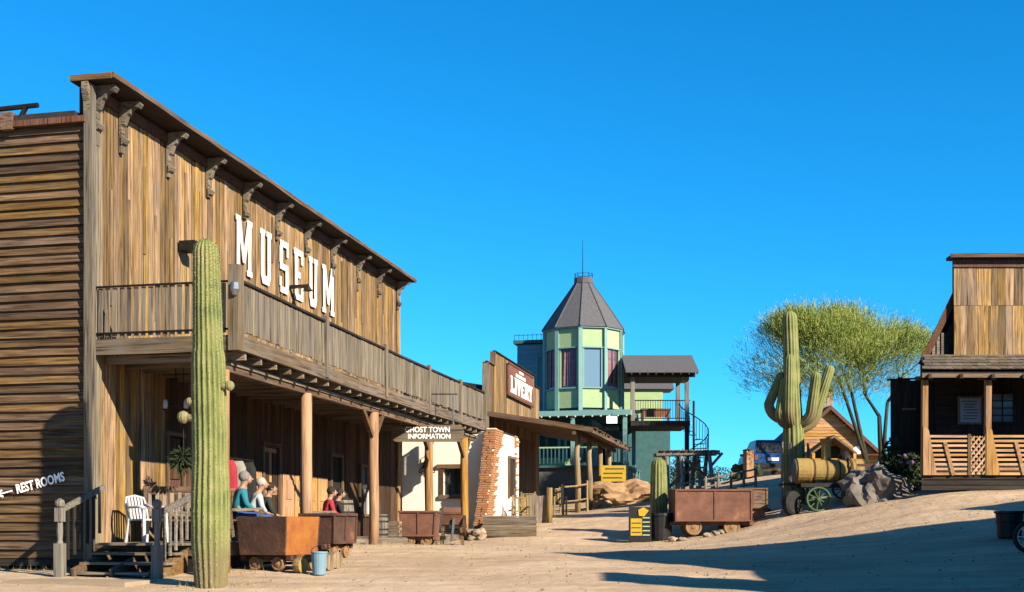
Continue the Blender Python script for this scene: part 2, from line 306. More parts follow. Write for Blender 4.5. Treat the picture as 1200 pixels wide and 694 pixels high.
def plank(name, parent, p0, p1, w, t, nrm, mat, jit=.004, segs=1, skew=0):
    p0 = V(p0); p1 = V(p1); X = (p1 - p0).normalized(); Z = V(nrm); Z = (Z - X * Z.dot(X)).normalized(); Y = Z.cross(X); L = (p1 - p0).length; c = (p0 + p1) / 2
    vs = []; fs = []
    for i in range(segs + 1):
        x = -L / 2 + L * i / segs
        if i in (0, segs): x += U(-jit, jit)
        dy = U(-jit, jit); dz = U(-jit, jit) * .5; ww = w / 2 + U(-jit, jit) * .6
        vs += [(x, dy - ww, dz - t / 2), (x, dy + ww, dz - t / 2), (x, dy + ww, dz + t / 2), (x, dy - ww, dz + t / 2)]
    for i in range(segs):
        k = i * 4
        for j in range(4): fs.append((k + j, k + (j + 1) % 4, k + 4 + (j + 1) % 4, k + 4 + j))
    fs.append((3, 2, 1, 0)); k = segs * 4; fs.append((k, k + 1, k + 2, k + 3))
    me = bpy.data.meshes.new(name); me.from_pydata(vs, [], [tuple(reversed(f)) for f in fs]); me.materials.append(mat)
    o = bpy.data.objects.new(name, me)
    mw = Matrix(((X.x, Y.x, Z.x, c.x), (X.y, Y.y, Z.y, c.y), (X.z, Y.z, Z.z, c.z), (0, 0, 0, 1)))
    return link(o, mw, parent)
def vboards(parent, P, A, length, z0, z1, w, t, N, mat, name='board', gap=.007, zj=0., holes=(), tj=.012, segs=2):
    """vertical boards on the plane through P along unit A, facing N; holes: (a0, a1, z0, z1)"""
    P = V(P); A = V(A); N = V(N); a = 0
    while a < length - .03:
        ww = min(w * U(.75, 1.25), length - a)
        if length - a - ww < w * .4: ww = length - a
        zs = [(z0, z1 + (U(-zj, zj) if zj else 0))]
        for h in holes:
            if h[0] < a + ww / 2 < h[1]:
                n = []
                for q in zs:
                    if h[3] <= q[0] or h[2] >= q[1]: n.append(q)
                    else:
                        if h[2] - q[0] > .02: n.append((q[0], h[2]))
                        if q[1] - h[3] > .02: n.append((h[3], q[1]))
                zs = n
        off = N * (t / 2 + U(0, tj))
        for q in zs:
            c = P + A * (a + ww / 2) + off
            plank(name, parent, V((c.x, c.y, q[0])), V((c.x, c.y, q[1])), ww - gap, t, N, mat, segs=segs)
        a += ww
def hboards(parent, P, A, length, z0, z1, w, t, N, mat, name='board', tilt=.022, joint=.5, gap=.004, holes=(), segs=4):
    """lapped horizontal siding: each board leans out at the bottom"""
    P = V(P); A = V(A); N = V(N); n = max(1, round((z1 - z0) / w)); w = (z1 - z0) / n
    for i in range(n):
        zc = z0 + w * (i + .5); cuts = [0, length]
        if random.random() < joint: cuts.insert(1, length * U(.15, .85))
        spans = [(cuts[k], cuts[k + 1]) for k in range(len(cuts) - 1)]
        for h in holes:
            if h[2] < zc < h[3]:
                ns = []
                for q in spans:
                    if q[1] <= h[0] or q[0] >= h[1]: ns.append(q)
                    else:
                        if h[0] - q[0] > .03: ns.append((q[0], h[0]))
                        if q[1] - h[1] > .03: ns.append((h[1], q[1]))
                spans = ns
        nn = (N + V((0, 0, tilt / w))).normalized()
        for q in spans:
            o = P + N * (t / 2 + tilt / 2 + U(0, .006)); s0 = o + A * (q[0] + .002); s1 = o + A * (q[1] - .002)
            plank(name, parent, V((s0.x, s0.y, zc)), V((s1.x, s1.y, zc + U(-.006, .006))), w - gap + .012, t, nn, mat, jit=.005, segs=segs)
class Frame:
    def __init__(s, o, ang): s.o = V((o[0], o[1], 0)); s.a = V((math.sin(ang), math.cos(ang), 0)); s.b = V((math.cos(ang), -math.sin(ang), 0))
    def __call__(s, a, b, z): return s.o + s.a * a + s.b * b + V((0, 0, z))
def PX(x, y, D): return V(((x - 600) * D / F, D, EYE + (HZ - y) * D / F))
def text(s, name, parent, org, xd, up, size, mat, width=None, depth=.004, bold=0., align='CENTER'):
    cu = bpy.data.curves.new('t', 'FONT'); cu.body = s; cu.size = size; cu.extrude = depth / 2; cu.offset = bold; cu.align_x = align; cu.align_y = 'CENTER'; cu.resolution_u = 3
    ob = bpy.data.objects.new('t', cu); C.objects.link(ob); bpy.context.view_layer.update()
    me = bpy.data.meshes.new_from_object(ob.evaluated_get(bpy.context.evaluated_depsgraph_get())); bpy.data.objects.remove(ob)
    xs = [v.co.x for v in me.vertices]; k = (width / (max(xs) - min(xs))) if width else 1
    for v in me.vertices: v.co.x *= k
    me.materials.clear(); me.materials.append(mat); me.name = name
    X = V(xd).normalized(); Y = V(up); Y = (Y - X * Y.dot(X)).normalized(); Z = X.cross(Y); o = V(org)
    ob = bpy.data.objects.new(name, me)
    return link(ob, Matrix(((X.x, Y.x, Z.x, o.x), (X.y, Y.y, Z.y, o.y), (X.z, Y.z, Z.z, o.z), (0, 0, 0, 1))), parent)
# slab-serif block letters on a 0..1 x 0..1 cell: strokes are quads
def _r(x0, y0, x1, y1): return [(x0, y0), (x1, y0), (x1, y1), (x0, y1)]
SLAB = {
 'M': [_r(.0, 0, .30, .1), _r(.70, 0, 1, .1), _r(.06, .1, .24, .9), _r(.76, .1, .94, .9), _r(0, .9, .28, 1), _r(.72, .9, 1, 1), [(.24, .9), (.24, .62), (.43, .2), (.57, .2), (.5, .42), (.28, .95)], [(.76, .9), (.72, .95), (.5, .42), (.57, .2), (.76, .62)]],
 'U': [_r(0, .9, .42, 1), _r(.58, .9, 1, 1), _r(.08, .16, .34, .9), _r(.66, .16, .92, .9), [(.08, .16), (.22, .0), (.78, .0), (.92, .16)]],
 'S': [_r(.1, .0, .95, .12), _r(.68, .12, 1, .44), _r(.05, .44, .95, .56), _r(0, .56, .32, .88), _r(.05, .88, .95, 1), _r(.0, .12, .2, .3), _r(.8, .72, 1, .88)],
 'E': [_r(0, 0, 1, .12), _r(0, .88, 1, 1), _r(.08, .12, .4, .88), _r(.4, .44, .72, .56), _r(.78, .12, 1, .28), _r(.78, .72, 1, .88)],
 'L': [_r(0, 0, 1, .12), _r(.1, .12, .42, .9), _r(0, .9, .52, 1), _r(.75, .12, 1, .3)],
 'I': [_r(0, 0, 1, .1), _r(.25, .1, .75, .9), _r(0, .9, 1, 1)],
 'V': [_r(0, .9, .45, 1), _r(.55, .9, 1, 1), [(.08, .9), (.38, 0), (.5, 0), (.5, .3), (.36, .9)], [(.64, .9), (.5, .3), (.5, 0), (.62, 0), (.92, .9)]],
 'R': [_r(0, 0, .48, .1), _r(.1, .1, .38, .9), _r(0, .9, .8, 1), _r(.68, .56, .95, .9), _r(.38, .44, .85, .56), [(.6, .44), (.8, .44), (1, .0), (.66, .0)]],
 'Y': [_r(.2, 0, .8, .1), _r(.36, .1, .64, .45), _r(0, .9, .45, 1), _r(.55, .9, 1, 1), [(.1, .9), (.36, .45), (.5, .45), (.5, .58), (.36, .9)], [(.64, .9), (.5, .58), (.5, .45), (.64, .45), (.9, .9)]],
}
def slab_letter(ch, parent, o, xd, w, h, mat, N, depth=.012):
    m = MB(); o = V(o); xd = V(xd)
    for i, q in enumerate(SLAB[ch]):
        m.prism([o + xd * (x * w) + V((0, 0, y * h)) for x, y in q], V(N) * (depth + .0006 * i))
    return m.build('letter', mat, parent)

# ------------------------------------------------------------------ ground
CPX = [(248, 688, 19), (100, 669, 22), (20, 676, 20.5), (400, 660, 24), (443, 637, 29.8), (548, 633, 38.4), (600, 628, 38.5), (830, 631, 36.5), (760, 636, 36), (645, 604, 45), (690, 598, 50),
       (740, 588, 52), (1100, 574, 35), (1190, 573, 35), (1010, 590, 36.3), (930, 589, 37.6), (885, 583, 41), (850, 563, 54), (905, 558, 56), (960, 560, 62), (1040, 583, 36), (1180, 634, 25), (1170, 692, 17.5), (600, 694, 18), (880, 694, 17.7)]
CP = [(p.x, p.y, p.z) for p in (PX(*c) for c in CPX)]
CP += [(0, 0, 0), (-6, 6, .15), (8, 4, .1), (-14, 14, .5), (-13, 34, 1.0), (-20, 50, 1.3), (-8, 60, 2.0), (0, 72, 2.6), (14, 74, 4.1), (21, 80, 4.9), (30, 70, 4.9), (0, 100, 3), (30, 100, 4.2), (24, 45, 3.9), (38, 40, 3.6), (26, 28, 2.2), (22, 14, .7), (40, 15, .9), (20, -10, 0), (-20, -10, 0), (-40, 30, .8), (-40, 70, 1.5), (45, 75, 4.2)]
CP = np.array(CP)
def _phi(r): return np.where(r > 1e-9, r * r * np.log(np.maximum(r, 1e-9)), 0)
_n = len(CP); _d = np.linalg.norm(CP[:, None, :2] - CP[None, :, :2], axis=2)
_A = np.zeros((_n + 3, _n + 3)); _A[:_n, :_n] = _phi(_d) + np.eye(_n) * 4.0; _A[:_n, _n] = 1; _A[:_n, _n + 1:] = CP[:, :2]; _A[_n, :_n] = 1; _A[_n + 1:, :_n] = CP[:, :2].T
_w = np.linalg.solve(_A, np.concatenate([CP[:, 2], np.zeros(3)]))
def gz_np(X, Y):
    X = np.asarray(X, float); Y = np.asarray(Y, float); z = _w[_n] + _w[_n + 1] * X + _w[_n + 2] * Y
    for k in range(_n): z = z + _w[k] * _phi(np.hypot(X - CP[k, 0], Y - CP[k, 1]))
    d = np.hypot(X - 2, Y - 38); t = np.clip((d - 62) / 45, 0, 1); t = t * t * (3 - 2 * t)
    return z * (1 - t) + 2.0 * t
def gz(x, y): return float(gz_np([x], [y])[0])
def GP(xp, D): x = (xp - 600) * D / F; return V((x, D, gz(x, D)))
def spread(lo, hi, step, far):
    c = list(np.arange(lo, hi + 1e-6, step)); s = step; l = [lo]; h = [hi]
    while l[-1] > -far: s *= 1.22; l.append(l[-1] - s)
    s = step
    while h[-1] < far: s *= 1.22; h.append(h[-1] + s)
    return np.array(sorted(set(l[1:] + c + h[1:])))
gx = spread(-26, 32, .3, 3000); gy = spread(-2, 64, .3, 3000)
X, Y = np.meshgrid(gx, gy); Zg = gz_np(X, Y)
for i in range(X.shape[0]):
    for j in range(X.shape[1]):
        if -27 < X[i, j] < 33 and -3 < Y[i, j] < 66:
            Zg[i, j] += .035 * noise.fractal(V((X[i, j] * .5, Y[i, j] * .5, 0)), 1, 2, 4) + .016 * noise.noise(V((X[i, j] * 1.6, Y[i, j] * 1.6, 4)))
nx = len(gx); vs_ = np.stack([X.ravel(), Y.ravel(), Zg.ravel()], 1)
fs_ = [(i * nx + j, i * nx + j + 1, (i + 1) * nx + j + 1, (i + 1) * nx + j) for i in range(len(gy) - 1) for j in range(nx - 1)]
me = bpy.data.meshes.new('ground'); me.from_pydata([tuple(r) for r in vs_], [], fs_); me.materials.append(ground_mat()); me.shade_smooth()
ground = bpy.data.objects.new('ground', me); link(ground, Matrix()); tag(ground, kind='structure')
def stones(name, n, area, rmin, rmax, mat, label, cat):
    m = MB()
    for i in range(n):
        x = U(area[0], area[1]); y = U(area[2], area[3]); r = rmin + (rmax - rmin) * random.random() ** 3
        d = [V((U(-1, 1), U(-1, 1), U(-1, 1))).normalized() for _ in range(2)]
        c = V((x, y, gz_fast(x, y))); a = U(0, 6.3); q = []
        for z, k in ((-.3, .8), (.35, .95), (.75, .45)):
            for j in range(5): an = a + j * 1.257; q.append(c + V((math.cos(an) * k * r * U(.75, 1.2), math.sin(an) * k * r * U(.75, 1.2), z * r)))
        m.add(q, [(j, (j + 1) % 5, 5 + (j + 1) % 5, 5 + j) for j in range(5)] + [(5 + j, 5 + (j + 1) % 5, 10 + (j + 1) % 5, 10 + j) for j in range(5)] + [(10, 11, 12, 13, 14)])
    return m.build(name, mat, None, kind='stuff', label=label, cat=cat)
def gz_fast(x, y):
    i = min(max(np.searchsorted(gy, y) - 1, 0), len(gy) - 2); j = min(max(np.searchsorted(gx, x) - 1, 0), nx - 2)
    tx = (x - gx[j]) / (gx[j + 1] - gx[j]); ty = (y - gy[i]) / (gy[i + 1] - gy[i])
    return float((Zg[i, j] * (1 - tx) + Zg[i, j + 1] * tx) * (1 - ty) + (Zg[i + 1, j] * (1 - tx) + Zg[i + 1, j + 1] * tx) * ty)
stones('gravel', 4200, (-10, 22, 14, 48), .006, .034, stone_m, 'loose gravel scattered over the tan dirt street', 'gravel')
def GP(xp, D): x = (xp - 600) * D / F; return V((x, D, gz_fast(x, D)))
def G(p): return V((p[0], p[1], gz_fast(p[0], p[1])))
UP = V((0, 0, 1))
# ------------------------------------------------------------------ museum
ANG = math.atan(310 / F)
M = Frame((-7.78, 22.0), ANG); A_, B_ = M.a, M.b        # a: up the street, b: out towards the street
ML, ZD, ZB = 18.4, 1.3, 5.03                             # facade length, porch deck, balcony deck
mus = thing('museum_building', M(0, 0, gz_fast(-7.78, 22)), 'two-storey weathered wooden building with MUSEUM on its front and a long balcony', 'building')
# solid walls (dark backing), boards nailed in front of them
fw = MB().fbox(M, .02, ML - .02, -.22, -.04, .5, 9.7).build('facade_wall', black_in, mus)
sw = MB().fbox(M, .05, .2, -9, -.24, .95, 9.1).build('side_wall', black_in, mus)
MB().fbox(M, ML - .2, ML - .04, -9, -.24, .7, 9.1).build('end_wall', w_dark, mus)
MB().fbox(M, .2, ML - .2, -9, -8.85, .7, 9.1).build('back_wall', w_dark, mus)
rf = MB().fbox(M, -.12, ML + .1, -9.1, -.23, 9.14, 9.24).build('roof', roof_dark, mus)
MB().fbox(M, -.15, -.06, -9.1, -.02, 9.02, 9.13).build('roof_edge_board', w_red, mus)
# openings on the lower facade: (a0, a1, z0, z1)
LOW = [(2.85, 3.55, ZD, 3.5), (4.0, 5.3, 1.95, 3.6), (7.6, 8.6, ZD, 3.6), (12.2, 13.1, ZD, 3.6), (14.6, 15.9, 1.9, 3.5)]
vboards(fw, M(0, -.04, 0), A_, 2.8, ZD, ZB, .2, .03, B_, w_facade, gap=.012)
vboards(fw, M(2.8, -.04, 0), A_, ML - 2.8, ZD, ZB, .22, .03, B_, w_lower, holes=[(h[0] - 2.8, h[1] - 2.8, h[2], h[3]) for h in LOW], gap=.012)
vboards(fw, M(0, -.04, 0), A_, ML, ZB + .006, 9.62, .19, .03, B_, w_facade, holes=[(14.35, 15.15, ZB, 7.15)], tj=.028, gap=.016)
for a in [x * .62 + U(-.12, .12) for x in range(1, 29)]:   # odd battens of uneven length over the joints
    if 5.8 < a < 12.5 and random.random() < .75: continue
    z0 = U(5.1, 8.3); z1 = U(max(z0 + .8, 7.4), 9.4)
    plank('batten', fw, M(a, .022, z0), M(a + U(-.01, .01), .022, z1), U(.05, .09), .024, B_, w_facade)
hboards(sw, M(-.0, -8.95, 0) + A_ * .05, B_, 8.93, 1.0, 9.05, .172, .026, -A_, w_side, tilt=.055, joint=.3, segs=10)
plank('corner_board', mus, M(-.04, .03, .95), M(-.04, .03, 9.7), .17, .13, -A_, w_grey, segs=6)
plank('corner_board', mus, M(.19, .04, ZD), M(.19, .04, 9.62), .22, .05, B_, w_grey, segs=6)
plank('corner_board', mus, M(ML - .1, .04, ZD), M(ML - .1, .04, 9.62), .2, .06, B_, w_facade, segs=6)
plank('sill_beam', mus, M(.02, -8.9, .93), M(.02, -.05, .93), .12, .14, -A_, w_dark, segs=3)
for b in (-.6, -2.2, -4.2, -6.4, -8.6):
    p = M(.14, b, 0); z = gz_fast(p.x, p.y)
    MB().box((p.x, p.y, (z + .88) / 2 - .05), (.3, .3, .9 - z + .1)).build('foundation_pier', stone_m, mus)
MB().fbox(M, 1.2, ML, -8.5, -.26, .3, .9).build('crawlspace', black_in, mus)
# cornice
MB().fbox(M, -.15, ML + .15, -.3, .56, 9.76, 9.86).build('cornice_roof', roof_dark, mus)
plank('cornice_edge', mus, M(-.17, .575, 9.82), M(ML + .17, .575, 9.82), .10, .03, B_, w_brown, segs=24, jit=.012)
plank('frieze_board', mus, M(.1, .035, 9.63), M(ML - .05, .035, 9.63), .2, .07, B_, w_red, segs=12)
plank('cornice_end', mus, M(-.165, -.29, 9.81), M(-.165, .55, 9.81), .1, .03, -A_, w_brown)
for a in (12.5, 13.1, 6.0, 8.7, 10.9, 15.2): plank('loose_shingle', mus, M(a, .3, 9.89), M(a + .5, .5, 9.885), .2, .012, UP, w_brown)
def bracket(a, wd=.13):
    prof = [(.0, 9.74), (.43, 9.74), (.45, 9.68), (.40, 9.62), (.32, 9.64), (.25, 9.6), (.22, 9.52), (.16, 9.48), (.13, 9.40), (.10, 9.32), (.05, 9.28), (.05, 9.16), (.0, 9.12)]
    br = MB().prism([M(a - wd / 2, .03 + b, z) for b, z in prof], A_ * wd).build('bracket', w_grey, mus)
    plank('pendant_board', br, M(a, .055, 8.8 + U(-.15, .1)), M(a, .055, 9.14), .12, .05, B_, w_grey)
    MB().prism([M(a - wd / 2 - .02, .085 + b, 8.92 + z) for b, z in ((0, 0), (.05, .03), (.09, .1), (.05, .15), (0, .16))], A_ * (wd + .04)).build('scroll', w_grey, br)
for a in (.15, 1.02, 2.84, 4.6, 6.48, 8.35, 10.25, 12.2, 14.3, 16.2, 18.2): bracket(a)
# side bracket at the corner
MB().prism([M(-.05 - b, -.06, z) for b, z in ((0, 9.74), (.12, 9.74), (.13, 9.6), (.06, 9.4), (.05, 9.1), (0, 9.05))], B_ * .13).build('bracket', w_grey, mus)
# letters
for ch, a0, a1 in (('M', 5.98, 6.86), ('U', 7.32, 7.99), ('S', 8.5, 9.05), ('E', 9.43, 10.02), ('U', 10.44, 11.05), ('M', 11.42, 12.32)):
    slab_letter(ch, mus, M(a0, .05, 7.56), A_, a1 - a0, 1.33, white_w, B_)
MB().fbox(M, 9.2, 9.32, .03, .5, 7.78, 7.86).build('lamp_arm', iron, mus)
MB().lathe(M(9.26, .5, 7.7), [(.02, .18), (.05, .12), (.13, .0), (.12, .0)], 10).build('lamp_shade', iron, mus)
# small upstairs door and floodlight box
d = MB().fbox(M, 14.35, 15.15, -.10, -.035, ZB, 7.13).build('upstairs_door', w_brown, mus)
plank('frame', d, M(14.31, .02, ZB), M(14.31, .02, 7.2), .08, .04, B_, w_brown); plank('frame', d, M(15.19, .02, ZB), M(15.19, .02, 7.2), .08, .04, B_, w_brown); plank('frame', d, M(14.27, .02, 7.2), M(15.23, .02, 7.2), .09, .045, B_, w_brown)
MB().fbox(M, 3.25, 3.6, .06, .42, 7.42, 7.62).build('floodlight_box', iron, mus)
# pipe on the roof edge
p = MB(); p.path([M(-.1, -9, 9.32), M(-.1, -3, 9.36), M(-.1, -1.0, 9.40)], .05, 8).path([M(-.1, -1.25, 9.38), M(-.06, -1.45, 9.1)], .05, 6)
p.build('roof_pipe', iron, mus); MB().fbox(M, -.16, -.05, -1.75, -1.5, 8.98, 9.3).build('pipe_bracket', w_brown, mus)
# REST ROOMS lettering and arrow painted on the side boards
xd = (B_ * 1.0 + V((0, 0, .235))).normalized()
tp = lambda b, z: M(-.062, b, z)
text('REST ROOMS', 'painted_lettering', mus, tp(-.98, 2.40), xd, UP, .24, white_p, width=1.02, depth=.003, bold=.006)
m = MB(); yd = V((0, 0, 1)) - xd * xd.z
c0 = tp(-1.56, 2.265); yd.normalize()
m.prism([c0 - xd * .30 - yd * .012, c0 + xd * .0 - yd * .012, c0 + xd * .0 + yd * .012, c0 - xd * .30 + yd * .012], -A_ * .012)
m.prism([c0 - xd * .34, c0 - xd * .22 - yd * .075, c0 - xd * .2 - yd * .05, c0 - xd * .29, c0 - xd * .2 + yd * .05, c0 - xd * .22 + yd * .075], -A_ * .014)
m.build('painted_arrow', white_p, mus)
# --- balcony
NB = 2.87; BL = 18.8
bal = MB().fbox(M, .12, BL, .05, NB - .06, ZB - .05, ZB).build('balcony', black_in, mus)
for i in range(13): plank('floor_board', bal, M(.13, .16 + i * .208, ZB + .013), M(BL, .16 + i * .208, ZB + .013), .2, .024, UP, w_deck, segs=4)
def zsag(a): return -.05 * math.sin(min(1, a / BL) * math.pi) + .02
for a0, a1 in ((.1, 6.4), (6.4, 12.7), (12.7, BL)):
    plank('fascia_beam', bal, M(a0, NB, 4.9 + zsag(a0)), M(a1 - .01, NB, 4.9 + zsag(a1)), .27, .1, B_, w_beam, segs=4)
plank('fascia_beam', bal, M(.08, .02, 4.9), M(.08, NB + .06, 4.9), .29, .07, -A_, w_beam, segs=3)
plank('fascia_beam', bal, M(BL + .03, .02, 4.9), M(BL + .03, NB + .06, 4.9), .27, .07, A_, w_beam, segs=2)
for i in range(27): a = .5 + i * .69; plank('joist', bal, M(a, .06, 4.72), M(a, NB - .01, 4.72), .15, .07, A_, w_deck)
for a0, a1 in ((-.1, 4.6), (4.6, 9.0), (9.0, 13.8), (13.8, BL)):
    plank('header_beam', bal, M(a0 + .1, 2.5, 4.53), M(a1 + .09, 2.5, 4.53), .2, .14, B_, w_brown, segs=4)
    plank('header_edge', bal, M(a0 + .1, 2.59, 4.59), M(a1 + .09, 2.59, 4.57), .06, .04, B_, w_deck, segs=4)
# front railing pickets
a = .22
while a < BL - .05:
    w = U(.105, .15); z = zsag(a)
    plank('picket', bal, M(a + w / 2, NB + U(-.008, .012), 5.12 + z + U(-.02, .02)), M(a + w / 2, NB + U(-.008, .008), 5.98 + z + U(-.03, .03)), w, .022, B_, w_grey, jit=.004)
    a += w + (U(.006, .02) if random.random() < .85 else .05)
for k in range(6):
    a0, a1 = .1 + k * 3.117, .1 + (k + 1) * 3.117
    plank('rail', bal, M(a0, NB, 6.02 + zsag(a0)), M(a1, NB, 6.02 + zsag(a1)), .11, .045, UP, w_dark, segs=2)
    plank('rail', bal, M(a0, NB - .035, 5.17 + zsag(a0)), M(a1, NB - .035, 5.17 + zsag(a1)), .05, .05, UP, w_dark, segs=2)
for k in range(26): a = .4 + k * .72; plank('spacer_block', bal, M(a, NB, 5.04 + zsag(a)), M(a + .1, NB, 5.04 + zsag(a)), .09, .05, B_, w_deck)
plank('corner_post', bal, M(.13, NB - .02, 4.76), M(.13, NB - .02, 6.3), .23, .2, B_, w_beam, segs=3)
for a in (4.4, 8.4, 12.2, 15.6, BL - .06): plank('rail_post', bal, M(a, NB + .03, 4.8), M(a, NB + .03, 6.1), .14, .1, B_, w_grey, segs=2)
# side railing near the corner
for i in range(19):
    b = .14 + i * .145
    if b < NB - .2: plank('picket', bal, M(.14, b, 5.1), M(.14, b, 6.0), .085, .02, -A_, w_grey)
for z in (6.02, 5.16): MB().path([M(.11, .06, z), M(.11, NB - .1, z)], .022, 6).build('iron_rail', iron, bal)
for i in range(5): b = .14 + i * .15; plank('picket', bal, M(BL - .02, b + .3, 5.1), M(BL - .02, b + .3, 6.0), .1, .02, A_, w_grey)
MB().lathe(M(.0, NB + .02, 5.72), [(.02, .28), (.08, .24), (.09, .12), (.05, .02), (.02, 0)], 12).build('glass_lantern', chrome, mus)
# porch posts (logs) standing on the ground in front of the deck
POSTA = []
for xp in (268, 365, 443, 507, 548):
    D = -(-12.35 + 2.66) / -((xp - 600) / F * math.cos(ANG) - math.sin(ANG)); a = (D - 22 + math.sin(ANG) * 2.66) / math.cos(ANG); POSTA.append(a)
    p = M(a, 2.55, 0); z = gz_fast(p.x, p.y) - .1; l = 4.44; r = .128
    MB().path([p + UP * z, p + V((.01, .005, z + 1)), p + V((-.008, 0, z + 2.2)), p + UP * l], [r * 1.04, r * .97, r * .98, r * .93], 12).build('porch_post', w_post, mus, smooth=True)
for a in POSTA[2:]:
    MB().beam(M(a - .75, 2.52, 4.45), M(a - .1, 2.54, 3.85), .1, .12).build('knee_brace', w_brown, mus)
    MB().beam(M(a + .75, 2.52, 4.45), M(a + .1, 2.54, 3.85), .1, .12).build('knee_brace', w_brown, mus)
# porch deck
dk = MB().fbox(M, .05, ML + .3, .0, 2.36, .4, ZD - .05).build('porch_deck', black_in, mus)
for i in range(11): plank('deck_board', dk, M(.02, .12 + i * .218, ZD - .015), M(ML + .3, .12 + i * .218, ZD - .015), .212, .03, UP, w_deck, segs=3)
plank('rim_board', dk, M(.0, 2.42, 1.17), M(8.2, 2.42, 1.17), .22, .05, B_, w_deck, segs=6)
plank('rim_board', dk, M(8.22, 2.42, 1.18), M(ML + .3, 2.42, 1.18), .2, .05, B_, w_deck, segs=6)
plank('rim_board', dk, M(.02, .02, 1.17), M(.02, 2.42, 1.17), .2, .05, -A_, w_brown, segs=2)
# doors and windows below
def door(a0, a1, z1, mat, panels=True):
    d = MB().fbox(M, a0 + .05, a1 - .05, -.09, -.035, ZD, z1 - .04).build('door', mat, mus)
    for q in (a0, a1): plank('frame', d, M(q, .02, ZD), M(q, .02, z1), .1, .05, B_, w_brown)
    plank('frame', d, M(a0 - .05, .025, z1 + .04), M(a1 + .05, .025, z1 + .04), .1, .05, B_, w_brown)
    if panels:
        for k in range(2):
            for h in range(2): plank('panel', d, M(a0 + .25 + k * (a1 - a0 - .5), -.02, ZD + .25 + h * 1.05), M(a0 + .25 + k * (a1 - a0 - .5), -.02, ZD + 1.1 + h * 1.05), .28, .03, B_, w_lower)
    MB().blob(M(a1 - .14, .0, ZD + 1.0), .04, 1, 0).build('knob', iron, d)
def window(parent, fr, a0, a1, z0, z1, b, pane, trim, tw=.08, nx=2, nz=2, curt=None, N=None):
    wn_ = MB().fbox(fr, a0, a1, b - .05, b - .03, z0, z1).build('window', pane, parent)
    N = N or fr.b
    for q in (a0, a1): plank('frame', wn_, fr(q, b + .01, z0 - tw), fr(q, b + .01, z1 + tw), tw, .06, N, trim)
    for q in (z0 - .02, z1 + .02): plank('frame', wn_, fr(a0, b + .02, q), fr(a1, b + .02, q), tw, .06, N, trim)
    for k in range(1, nx): q = a0 + (a1 - a0) * k / nx; plank('muntin', wn_, fr(q, b - .015, z0), fr(q, b - .015, z1), .03, .02, N, trim, jit=.001)
    for k in range(1, nz): q = z0 + (z1 - z0) * k / nz; plank('muntin', wn_, fr(a0, b - .012, q), fr(a1, b - .012, q), .03, .02, N, trim, jit=.001)
    return wn_
door(2.85, 3.55, 3.5, w_red); door(7.6, 8.6, 3.6, w_post); door(12.2, 13.1, 3.6, w_dark, False)
for a0, a1, z0, z1 in (LOW[1], LOW[4]):
    w = window(mus, M, a0 + .06, a1 - .06, z0 + .06, z1 - .06, 0, win_g, w_brown, nx=2, nz=2)
    for k in range(7):
        q = a0 + .12 + k * (a1 - a0 - .2) / 7
        plank('curtain_fold', w, M(q + .06, -.012, z0 + .07), M(q + .06, -.012, z0 + .85), .1, .012, B_ + A_ * U(-.5, .5), cloth_w)
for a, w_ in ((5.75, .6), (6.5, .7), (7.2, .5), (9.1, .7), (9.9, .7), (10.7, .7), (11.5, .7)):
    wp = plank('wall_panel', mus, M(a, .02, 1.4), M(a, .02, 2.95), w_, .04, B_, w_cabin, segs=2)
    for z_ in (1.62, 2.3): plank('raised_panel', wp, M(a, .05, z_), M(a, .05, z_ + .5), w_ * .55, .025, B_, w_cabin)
# --- porch steps at the near end
st = thing('porch_steps', G(M(-1.3, .6, 0)), 'open wooden steps with newel posts up to the near end of the museum porch', 'steps')
sx0, sx1 = .38, 2.05
for i in range(4):
    z = ZD - .02 - i * .165; a = -.17 - i * .3
    if i < 4: plank('tread', st, M(a, sx0, z), M(a, sx1, z), .31, .045, UP, w_deck, segs=3)
for b in (sx0 + .1, (sx0 + sx1) / 2, sx1 - .1):
    g = M(-1.35, b, 0); gzz = gz_fast(g.x, g.y)
    MB().prism([M(.0, b - .025, 1.2), M(-.02, b - .025, .75), M(-1.25, b - .025, gzz - .05), M(-1.32, b - .025, gzz + .14)], B_ * .05).build('stringer', w_brown, st)
def newel(a, b, h, mat):
    p = M(a, b, 0); z = gz_fast(p.x, p.y) - .05; ps = MB()
    ps.box((p.x, p.y, z + .3), (.15, .15, .65), Matrix.Rotation(-ANG, 3, 'Z'))
    ps.lathe((p.x, p.y, z + .62), [(.06, 0), (.045, .06), (.055, .2), (.05, .38), (.045, .4)], 10)
    ps.box((p.x, p.y, z + 1.12), (.13, .13, .24), Matrix.Rotation(-ANG, 3, 'Z')); ps.lathe((p.x, p.y, z + 1.23), [(.03, 0), (.075, .04), (.085, .09), (.07, .14), (.02, .17)], 10)
    return ps.build('newel_post', mat, st)
newel(-1.36, .28, 1.3, w_greyz); newel(-1.36, 2.12, 1.2, w_greyz)
plank('handrail', st, M(-1.32, .3, 1.9), M(-.02, .3, 2.32), .1, .05, B_, w_greyz); plank('handrail', st, M(-1.32, 2.12, 1.82), M(-.05, 2.2, 2.2), .1, .06, B_, w_greyz)
for k in range(6):
    a = -1.15 + k * .2; plank('baluster', st, M(a, .3, 1.02 + .09 * k), M(a, .3, 1.92 + .065 * k), .06, .03, B_, w_dark)
    plank('baluster', st, M(a, 2.14, 1.0 + .09 * k), M(a, 2.14, 1.84 + .06 * k), .06, .03, B_, w_greyz)
# landing pad at the foot of the steps
p0 = M(-2.2, 1.2, 0); MB().box((p0.x, p0.y, gz_fast(p0.x, p0.y) - .02), (2.2, 1.0, .12), Matrix.Rotation(-ANG, 3, 'Z')).build('step_pad', spotted('sandy_slab', (.46, .35, .23), (.54, .42, .29), 3, bump=.4), st)
